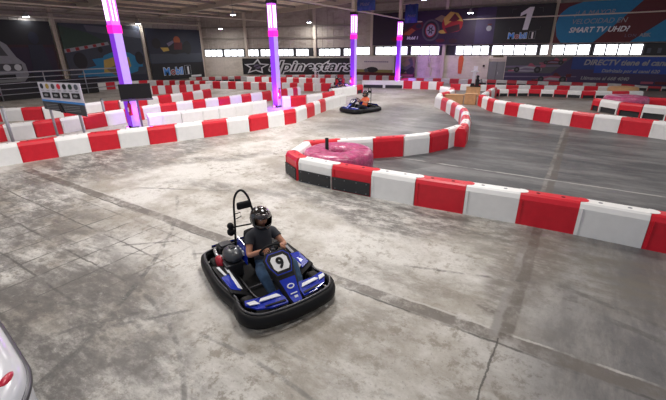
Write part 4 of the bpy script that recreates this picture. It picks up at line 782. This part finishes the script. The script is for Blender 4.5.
    d.prism([(x*1.05, y*1.05) for x, y in shield], -0.02, 0.012, 'black', X); d.prism([(x*0.92, y*0.92) for x, y in shield], 0, 0.016, 'blue', X); d.prism([(x*0.86, y*0.86) for x, y in shield], 0, 0.018, 'black', X); d.build('number_shield', t, bevel=0.006)
    d = MB(); w_ = [(-0.085, -0.105), (0.085, -0.105), (0.118, -0.06), (0.125, 0.06), (0.09, 0.105), (-0.09, 0.105), (-0.125, 0.06), (-0.118, -0.06)]
    d.prism(w_, 0.016, 0.024, 'wht', X); d.text(num, 0.21, 'blackmatt', X @ Matrix.Translation((0.0, -0.07, 0.028)), bold=0.008, align='CENTER'); d.build('number_plate', t)
    # side pods
    for s in (-1, 1):
        d = MB(); q = lambda l: [(x, s*y, z) for x, y, z in (l if s > 0 else l[::-1])]
        slab(q([(0.34, 0.42, 0.16), (0.30, 0.66, 0.27), (-0.48, 0.66, 0.27), (-0.42, 0.42, 0.24)]), 'black', 0, 0.05)
        slab(q([(0.24, 0.50, 0.21), (0.22, 0.63, 0.268), (-0.10, 0.65, 0.278), (-0.16, 0.52, 0.256)]), 'blue', 0.003, 0.01)
        slab(q([(0.20, 0.46, 0.19), (0.19, 0.52, 0.224), (-0.36, 0.50, 0.254), (-0.36, 0.46, 0.249)]), 'bwhite', 0.005, 0.01)
        slab(q([(-0.14, 0.55, 0.265), (-0.14, 0.59, 0.275), (-0.40, 0.61, 0.275), (-0.40, 0.57, 0.27)]), 'bwhite' if s < 0 else 'grey', 0.004, 0.01)
        d.build('side_pod', t)
    # wheels
    for x, y, r, w in ((0.50, 0.52, 0.13, 0.13), (0.50, -0.52, 0.13, 0.13), (-0.66, 0.50, 0.14, 0.2), (-0.66, -0.50, 0.14, 0.2)):
        Xw = Matrix.Translation((x, y, r)) @ Matrix.Rotation(PI/2, 4, 'X')
        d = MB(); d.lathe([(0.06, -w/2), (r*0.9, -w/2), (r, -w/2+0.025), (r, w/2-0.025), (r*0.9, w/2), (0.06, w/2)], 'tyre', 24, Xw); o = d.build('wheel', t)
        d = MB(); d.lathe([(0.0, -w/2+0.02), (0.062, -w/2+0.005), (0.062, w/2-0.005), (0.0, w/2-0.02)], 'steel', 16, Xw); d.build('rim', o)
    d = MB(); d.tube([(-0.66, -0.45, 0.14), (-0.66, 0.45, 0.14)], 0.02, 'steel', 8); d.build('rear_axle', t)
    # rear deck with blue strips
    d = MB(); slab([(-0.60, 0.30, 0.27), (-0.60, 0.63, 0.28), (-0.88, 0.60, 0.28), (-0.94, 0.30, 0.28)], 'black'); slab([(-1.04, 0.42, 0.25), (-1.05, -0.46, 0.25), (-0.94, -0.48, 0.34), (-0.93, 0.42, 0.34)], 'blue', 0.02)
    for i in range(4): d.box((-0.985, 0.30-i*0.10, 0.323), (0.035, 0.06, 0.008), 'bwhite', None)
    d.build('rear_cover', t)
    # seat
    d = MB(); n = 9; vs = []; rows = [(-0.02, 0.13, 0.17, 0.08), (-0.18, 0.09, 0.18, 0.12), (-0.34, 0.11, 0.19, 0.16), (-0.44, 0.26, 0.19, 0.15), (-0.50, 0.44, 0.18, 0.12), (-0.55, 0.60, 0.16, 0.07), (-0.57, 0.66, 0.12, 0.03)]
    for x, z, w, c in rows:
        for k in range(n): u = -1+2*k/(n-1); vs.append((x+c*u*u*(0.9 if z > 0.2 else 0.0), 0.07+w*u, z+(c*u*u*1.1 if z <= 0.2 else 0)))
    fs = [(i*n+k, i*n+k+1, (i+1)*n+k+1, (i+1)*n+k) for i in range(len(rows)-1) for k in range(n-1)]
    d.add(vs, fs, 'blackmatt', None, True); o = d.build('seat', t); so = o.modifiers.new('Solidify', 'SOLIDIFY'); so.thickness = 0.015
    # engine block on the driver's right
    e = MB(); e.box((-0.45, -0.36, 0.19), (0.32, 0.26, 0.22), 'darksteel')
    for i in range(6): e.box((-0.60, -0.36, 0.16+i*0.03), (0.16, 0.22, 0.012), 'steel')
    eo = e.build('engine', t, bevel=0.008)
    e = MB(); e.lathe([(0, 0.0), (0.11, 0.0), (0.12, 0.03), (0.10, 0.07), (0.04, 0.085), (0, 0.085)], 'redmetal', 20, Matrix.Translation((-0.56, -0.47, 0.24)) @ Matrix.Rotation(PI/2, 4, 'X')); e.build('fan_cowl', eo)
    e = MB(); e.sphere((-0.47, -0.31, 0.38), (0.20, 0.15, 0.11), 'tank', 20); e.box((-0.47, -0.31, 0.485), (0.08, 0.08, 0.03), 'darksteel'); e.build('fuel_tank', eo)
    e = MB(); e.box((-0.76, -0.32, 0.34), (0.20, 0.24, 0.14), 'black'); e.box((-0.76, -0.32, 0.42), (0.15, 0.18, 0.03), 'darksteel'); e.tube([(-0.55, -0.44, 0.3), (-0.66, -0.50, 0.32), (-0.80, -0.48, 0.34), (-0.88, -0.40, 0.34)], 0.03, 'steel', 8); e.build('air_filter', eo, bevel=0.015)
    e = MB(); e.add([(-0.26, -0.15, 0.52), (-0.20, -0.19, 0.28), (-0.58, -0.19, 0.30), (-0.60, -0.15, 0.58)], [(0, 1, 2, 3)], 'blue')
    for i in range(3): e.box((-0.33-i*0.09, -0.195, 0.42), (0.05, 0.02, 0.07), 'bwhite')
    o = e.build('seat_side_plate', t); so = o.modifiers.new('Solidify', 'SOLIDIFY'); so.thickness = 0.01
    # roll hoop with headrest, mirror ball
    hp = catmull([(-0.72, -0.17, 0.2), (-0.72, -0.13, 0.7), (-0.74, -0.10, 1.05), (-0.74, -0.05, 1.19), (-0.74, 0.03, 1.235), (-0.73, 0.10, 1.18), (-0.71, 0.15, 1.05), (-0.66, 0.20, 0.7), (-0.62, 0.24, 0.2)], 6, False)
    d = MB(); d.tube(hp, 0.018, 'black', 8); d.tube([(-0.73, -0.13, 0.67), (-0.67, 0.21, 0.67)], 0.012, 'black', 6); d.build('roll_hoop', t)
    d = MB(); d.box((-0.71, 0.05, 1.0), (0.07, 0.24, 0.12), 'blackmatt'); d.build('headrest', t, bevel=0.03)
    d = MB(); d.tube([(-0.73, -0.11, 0.88), (-0.72, -0.02, 0.89), (-0.72, -0.01, 0.82), (-0.72, -0.10, 0.80)], 0.008, 'black', 6); d.sphere((-0.74, -0.20, 0.70), 0.055, 'black', 12); d.sphere((-0.74, -0.20, 0.60), 0.065, 'black', 12); d.tube([(-0.74, -0.20, 0.65), (-0.73, -0.13, 0.67)], 0.015, 'black', 6); d.build('strobe_light', t)
    # steering wheel and column
    Xs = Matrix.Translation((0.14, 0.03, 0.62)) @ Matrix.Rotation(-math.radians(52), 4, 'Y')
    d = MB(); d.tube([tuple(Xs @ V((0.15*math.cos(w), 0.15*math.sin(w), 0))) for w in [2*PI*i/24 for i in range(24)]], 0.016, 'blackmatt', 8, closed=True)
    for w in (0, 2.1, 4.2): d.tube([tuple(Xs @ V((0, 0, 0))), tuple(Xs @ V((0.15*math.cos(w), 0.15*math.sin(w), 0)))], 0.012, 'darksteel', 6)
    d.build('steering_wheel', t)
    d = MB(); d.tube([(0.14, 0.02, 0.62), (0.52, 0, 0.12)], 0.014, 'steel', 8); d.build('steering_column', t)
    for s in (-1, 1):
        d = MB(); d.tube([(0.66, s*0.14, 0.06), (0.64, s*0.16, 0.2), (0.64, s*0.08+s*0.1, 0.22)], 0.012, 'steel', 6); d.build('pedal', t)
    return t

def make_driver(label, loc, rz, shirt, trousers='jeans'):
    t = thing('person', label, 'person', loc, rz)
    J = {}; pts = []; rad = []; edges = []; seg = []
    def v(n, p, r, par=None, s='torso'):
        J[n] = len(pts); pts.append(p); rad.append(r)
        if par is not None: edges.append((J[par], J[n])); seg.append((J[par], J[n], s))
    y0 = 0.07
    v('pelvis', (-0.30, y0, 0.22), (0.15, 0.13)); v('waist', (-0.36, y0, 0.38), (0.135, 0.11), 'pelvis'); v('chest', (-0.41, y0, 0.55), (0.155, 0.12), 'waist')
    v('collar', (-0.42, y0, 0.665), (0.10, 0.085), 'chest'); v('neck', (-0.40, y0, 0.75), (0.055, 0.055), 'collar', 'skin'); v('head', (-0.38, y0, 0.86), (0.085, 0.09), 'neck', 'skin'); v('crown', (-0.385, y0, 0.95), (0.07, 0.075), 'head', 'skin')
    for s, n in ((-1, 'r'), (1, 'l')):
        v(n+'sh', (-0.41, y0+s*0.185, 0.635), (0.068, 0.068), 'collar'); 
        el = (-0.20, y0+s*0.30, 0.455) if s < 0 else (-0.19, y0+s*0.27, 0.475)
        mid = tuple(0.55*a+0.45*b for a, b in zip(pts[J[n+'sh']], el)); v(n+'slv', mid, (0.056, 0.056), n+'sh', 'sleeve'); v(n+'el', el, (0.043, 0.043), n+'slv', 'skin')
        hand = (0.055, 0.03+s*0.125, 0.625); fm = tuple(0.5*a+0.5*b for a, b in zip(el, hand)); v(n+'fa', fm, (0.038, 0.038), n+'el', 'skin')
        wr = tuple(0.13*a+0.87*b for a, b in zip(el, hand)); v(n+'wr', wr, (0.025, 0.028), n+'fa', 'skin'); v(n+'palm', (hand[0]+0.02, hand[1], hand[2]+0.012), (0.026, 0.036), n+'wr', 'skin')
        for i in range(4):
            oy = -s*(0.030-0.02*i); L = (0.9, 1.0, 0.95, 0.78)[i]
            b = (hand[0]+0.05, hand[1]+oy, hand[2]+0.035-0.010*i); v(n+'f%da' % i, b, (0.0105, 0.0105), n+'palm', 'skin'); b2 = (hand[0]+0.05+0.035*L, hand[1]+oy*1.1, hand[2]+0.012-0.012*i); v(n+'f%db' % i, b2, (0.0095, 0.0095), n+'f%da' % i, 'skin')
            v(n+'f%dc' % i, (b2[0]-0.012, b2[1], b2[2]-0.028*L), (0.0085, 0.0085), n+'f%db' % i, 'skin')
        v(n+'t1', (hand[0]+0.015, hand[1]-s*0.042, hand[2]+0.01), (0.012, 0.012), n+'palm', 'skin'); v(n+'t2', (hand[0]+0.045, hand[1]-s*0.052, hand[2]-0.004), (0.010, 0.010), n+'t1', 'skin')
        v(n+'hip', (-0.22, y0+s*0.10, 0.20), (0.105, 0.10), 'pelvis', 'leg'); kn = (0.16, y0*0.4+s*0.24, 0.36); v(n+'th', tuple(0.5*a+0.5*b for a, b in zip(pts[J[n+'hip']], kn)), (0.085, 0.085), n+'hip', 'leg'); v(n+'kn', kn, (0.062, 0.062), n+'th', 'leg')
        an = (0.50, s*0.20, 0.17); v(n+'ca', tuple(0.6*a+0.4*b for a, b in zip(kn, an)), (0.056, 0.056), n+'kn', 'leg'); v(n+'an', an, (0.036, 0.038), n+'ca', 'leg')
        v(n+'ft', (0.57, s*0.185, 0.16), (0.036, 0.04), n+'an', 'shoe'); v(n+'toe', (0.62, s*0.175, 0.27), (0.028, 0.038), n+'ft', 'shoe')
    me = bpy.data.meshes.new('b'); me.from_pydata(pts, edges, []); ob = bpy.data.objects.new('b', me); C.objects.link(ob)
    ob.modifiers.new('Skin', 'SKIN'); 
    for i, r in enumerate(rad): me.skin_vertices[0].data[i].radius = r; me.skin_vertices[0].data[i].use_root = (i == 0)
    sd = ob.modifiers.new('S', 'SUBSURF'); sd.levels = 2; sd.render_levels = 2
    dg = bpy.context.evaluated_depsgraph_get(); bm_ = bpy.data.meshes.new_from_object(ob.evaluated_get(dg)); bpy.data.objects.remove(ob)
    bm_.name = 'body'; bm_.materials.clear(); bm_.materials.append(M['skin'])
    for p in bm_.polygons: p.use_smooth = True
    bo = bpy.data.objects.new('body', bm_); C.objects.link(bo); bo.parent = t
    def cls(c):
        best = None
        for a, b, s in seg:
            pa, pb = V(pts[a]), V(pts[b]); d_ = pb-pa; u = max(0, min(1, (c-pa).dot(d_)/d_.length_squared)); q = (c-(pa+d_*u)).length-(rad[a][0]*(1-u)+rad[b][0]*u)
            if best is None or q < best[0]: best = (q, s, u)
        return best[1]
    fc = [cls(p.center) for p in bm_.polygons]
    def garment(name, kinds, off, m):
        used = [p for p, c in zip(bm_.polygons, fc) if c in kinds]; idx = {}; vs = []; fs = []
        for p in used:
            for i in p.vertices:
                if i not in idx: idx[i] = len(vs); vv = bm_.vertices[i]; k = 1+0.4*mnoise.noise(vv.co*14); vs.append(vv.co+vv.normal*off*k)
            fs.append([idx[i] for i in p.vertices])
        mb = MB(); mb.add(vs, fs, m, None, True); o = mb.build(name, t); so = o.modifiers.new('Solidify', 'SOLIDIFY'); so.thickness = 0.006; so.offset = 0; return o
    garment('t_shirt', ('torso', 'sleeve'), 0.014, shirt); garment('trousers', ('leg',), 0.013, trousers); garment('shoes', ('shoe',), 0.012, 'shoe')
    # helmet with chin bar, visor opening and visor
    hc = V((-0.365, y0, 0.905)); Xh = Matrix.Translation(hc) @ Matrix.Scale(1.1, 4) @ Matrix.Rotation(math.radians(8), 4, 'Y')
    h = MB(); n = 28; hh = 18; vs = []; fs = []
    def hp_(i, k):
        th = PI*i/hh*0.86; w = 2*PI*k/n; x = 0.158*math.sin(th)*math.cos(w); y = 0.132*math.sin(th)*math.sin(w); z = 0.15*math.cos(th)
        if z < 0 and x > 0: x *= 1.0+0.28*min(1, -z/0.1)
        return (x, y, z+0.01)
    for i in range(hh+1):
        for k in range(n): vs.append(hp_(i, k))
    for i in range(hh):
        for k in range(n):
            w = 2*PI*(k+0.5)/n; ww = math.atan2(math.sin(w), math.cos(w))
            if abs(ww) < 1.05 and 8 <= i <= 11: continue
            fs.append((i*n+k, (i+1)*n+k, (i+1)*n+(k+1) % n, i*n+(k+1) % n))
    h.add(vs, fs, 'helmet', Xh, True); o = h.build('helmet', t); so = o.modifiers.new('Solidify', 'SOLIDIFY'); so.thickness = 0.012; so.offset = 1
    h = MB(); vs = []; fs = []
    ks = [k for k in range(-5, 6)]
    for i in (5.0, 6.0, 7.2):
        for k in ks: p = V(hp_(i, k)); vs.append(p*1.10)
    for i in range(2):
        for j in range(len(ks)-1): fs.append((i*11+j, (i+1)*11+j, (i+1)*11+j+1, i*11+j+1))
    h.add(vs, fs, 'visor', Xh, True); h.box((0.135, 0, 0.085), (0.02, 0.07, 0.014), 'bwhite', Xh @ Matrix.Rotation(-0.5, 4, 'Y') if False else Xh); o = h.build('visor', o if False else t); so = o.modifiers.new('Solidify', 'SOLIDIFY'); so.thickness = 0.005
    # face seen through the opening
    f = MB(); fx = hc.x+0.075
    for s in (-1, 1): f.sphere((fx+0.012, y0+s*0.032, hc.z+0.01), (0.012, 0.016, 0.009), 'wht', 10); f.sphere((fx+0.021, y0+s*0.032, hc.z+0.01), 0.006, 'black', 8); f.box((fx+0.018, y0+s*0.034, hc.z+0.03), (0.012, 0.034, 0.007), 'black')
    f.sphere((fx+0.022, y0, hc.z-0.012), (0.020, 0.013, 0.026), 'skin', 12); f.sphere((fx-0.02, y0, hc.z-0.01), (0.045, 0.072, 0.075), 'skin', 16); f.sphere((fx+0.012, y0, hc.z-0.052), (0.012, 0.024, 0.007), 'p_pink', 10)
    f.build('face', t)
    return t
KA = math.radians(-22)
make_kart('go_kart', 'near blue and black kart number 9 with a roll hoop behind its seat', (-3.37, 3.39, 0), KA).scale = (1, 0.95, 1)
dr = make_driver('person in a dark grey t-shirt, jeans and black helmet driving the near kart', (-3.29, 3.42, 0), KA, 'shirt')
K2 = math.atan2(-0.95, -0.30); p2 = (-10.02, 18.25, 0)
make_kart('go_kart', 'small blue and black kart driven by the person in orange', p2, K2, '7')
make_driver('person in an orange shirt and black helmet driving the small middle kart', p2, K2, 'orange_shirt', 'navy_shirt')
K3 = math.atan2(-0.30, 0.95); p3 = (-15.75, 25.9, 0)
make_kart('go_kart', 'far blue kart half hidden behind the white barriers at the third pillar', p3, K3, '5')
make_driver('person in black clothes and black helmet sitting in the far half hidden kart', p3, K3, 'navy_shirt', 'navy_shirt')

# ------------------------------------------------------------------ lamps
def lamp(x, y, z, label, wall=False, power=220, size=0.5):
    t = thing('high_bay_lamp', label, 'lamp', (x, y, z), 0, 'high bay lamps under the roof')
    d = MB(); d.lathe([(0.0, 0.34), (0.08, 0.34), (0.10, 0.22), (0.24, 0.06), (0.26, 0.0), (0.25, 0.0), (0.2, 0.05), (0, 0.08)], 'galv', 20); d.build('housing', t)
    d = MB(); d.lathe([(0, -0.03), (0.2, -0.02), (0.235, 0.02), (0, 0.03)], 'lamp', 20); d.build('lens', t)
    d = MB()
    if wall: d.tube([(0, 0, 0.3), (0, 0, 0.42), (-0.3, 0, 0.45)], 0.02, 'darksteel', 6)
    else: d.tube([(0, 0, 0.34), (0, 0, max(0.5, roofz(x)-z))], 0.012, 'darksteel', 6)
    d.build('hanger', t)
    a_ = area((x, y, z-0.06), (0, 0, 0), size, power*0.5, (1.0, 0.975, 0.94), 'lamp_light'); return t
for x, y, z, lb, w, p in ((-37.4, 14.35, 5.69, 'lit lamp high above the maroon banner on the left wall', True, 25), (-37.4, 23.5, 5.58, 'lit lamp high between the formula car and Mobil 1 banners', True, 25),
      (-26.07, 25.09, 5.9, 'lit lamp hanging over the far left rows, nearer of the pair', False, 500), (-34.0, 30.7, 5.25, 'lit lamp hanging near the left corner of the back wall', False, 150), (-25.2, 34.8, 5.71, 'lit lamp hanging above the alpinestars banner', False, 250),
      (-9.23, 24.76, 5.95, 'lit lamp at the top edge, over the middle of the track', False, 750), (-9.25, 36.0, 5.87, 'lit lamp in front of the dark racing banner', False, 150)):
    lamp(x, y, z, lb, w, p)
# lamps that hang out of the picture overhead
def roof_light(x, y, p, size=2.2):
    area((x, y, roofz(x)-0.55), (0, 0, 0), size, p, (1.0, 0.975, 0.94), 'roof_light')
for x, y, p in ((-9, 12, 1500), (-3, 6, 680), (-10, 4, 760), (3, 12, 350), (-3, 20, 700), (-19, 12, 750), (-20, 3, 200), (4, 24, 220), (-3.5, -1.5, 120)): roof_light(x, y, p*0.50)

# ------------------------------------------------------------------ world and view
w = bpy.data.worlds.new('world'); bpy.context.scene.world = w; w.use_nodes = True
w.node_tree.nodes['Background'].inputs['Color'].default_value = (0.75, 0.82, 0.95, 1); w.node_tree.nodes['Background'].inputs['Strength'].default_value = 0.5
vs_ = bpy.context.scene.view_settings; vs_.view_transform = 'Standard'; vs_.look = 'None'; vs_.exposure = 0.0; vs_.gamma = 1.0; vs_.use_curve_mapping = False
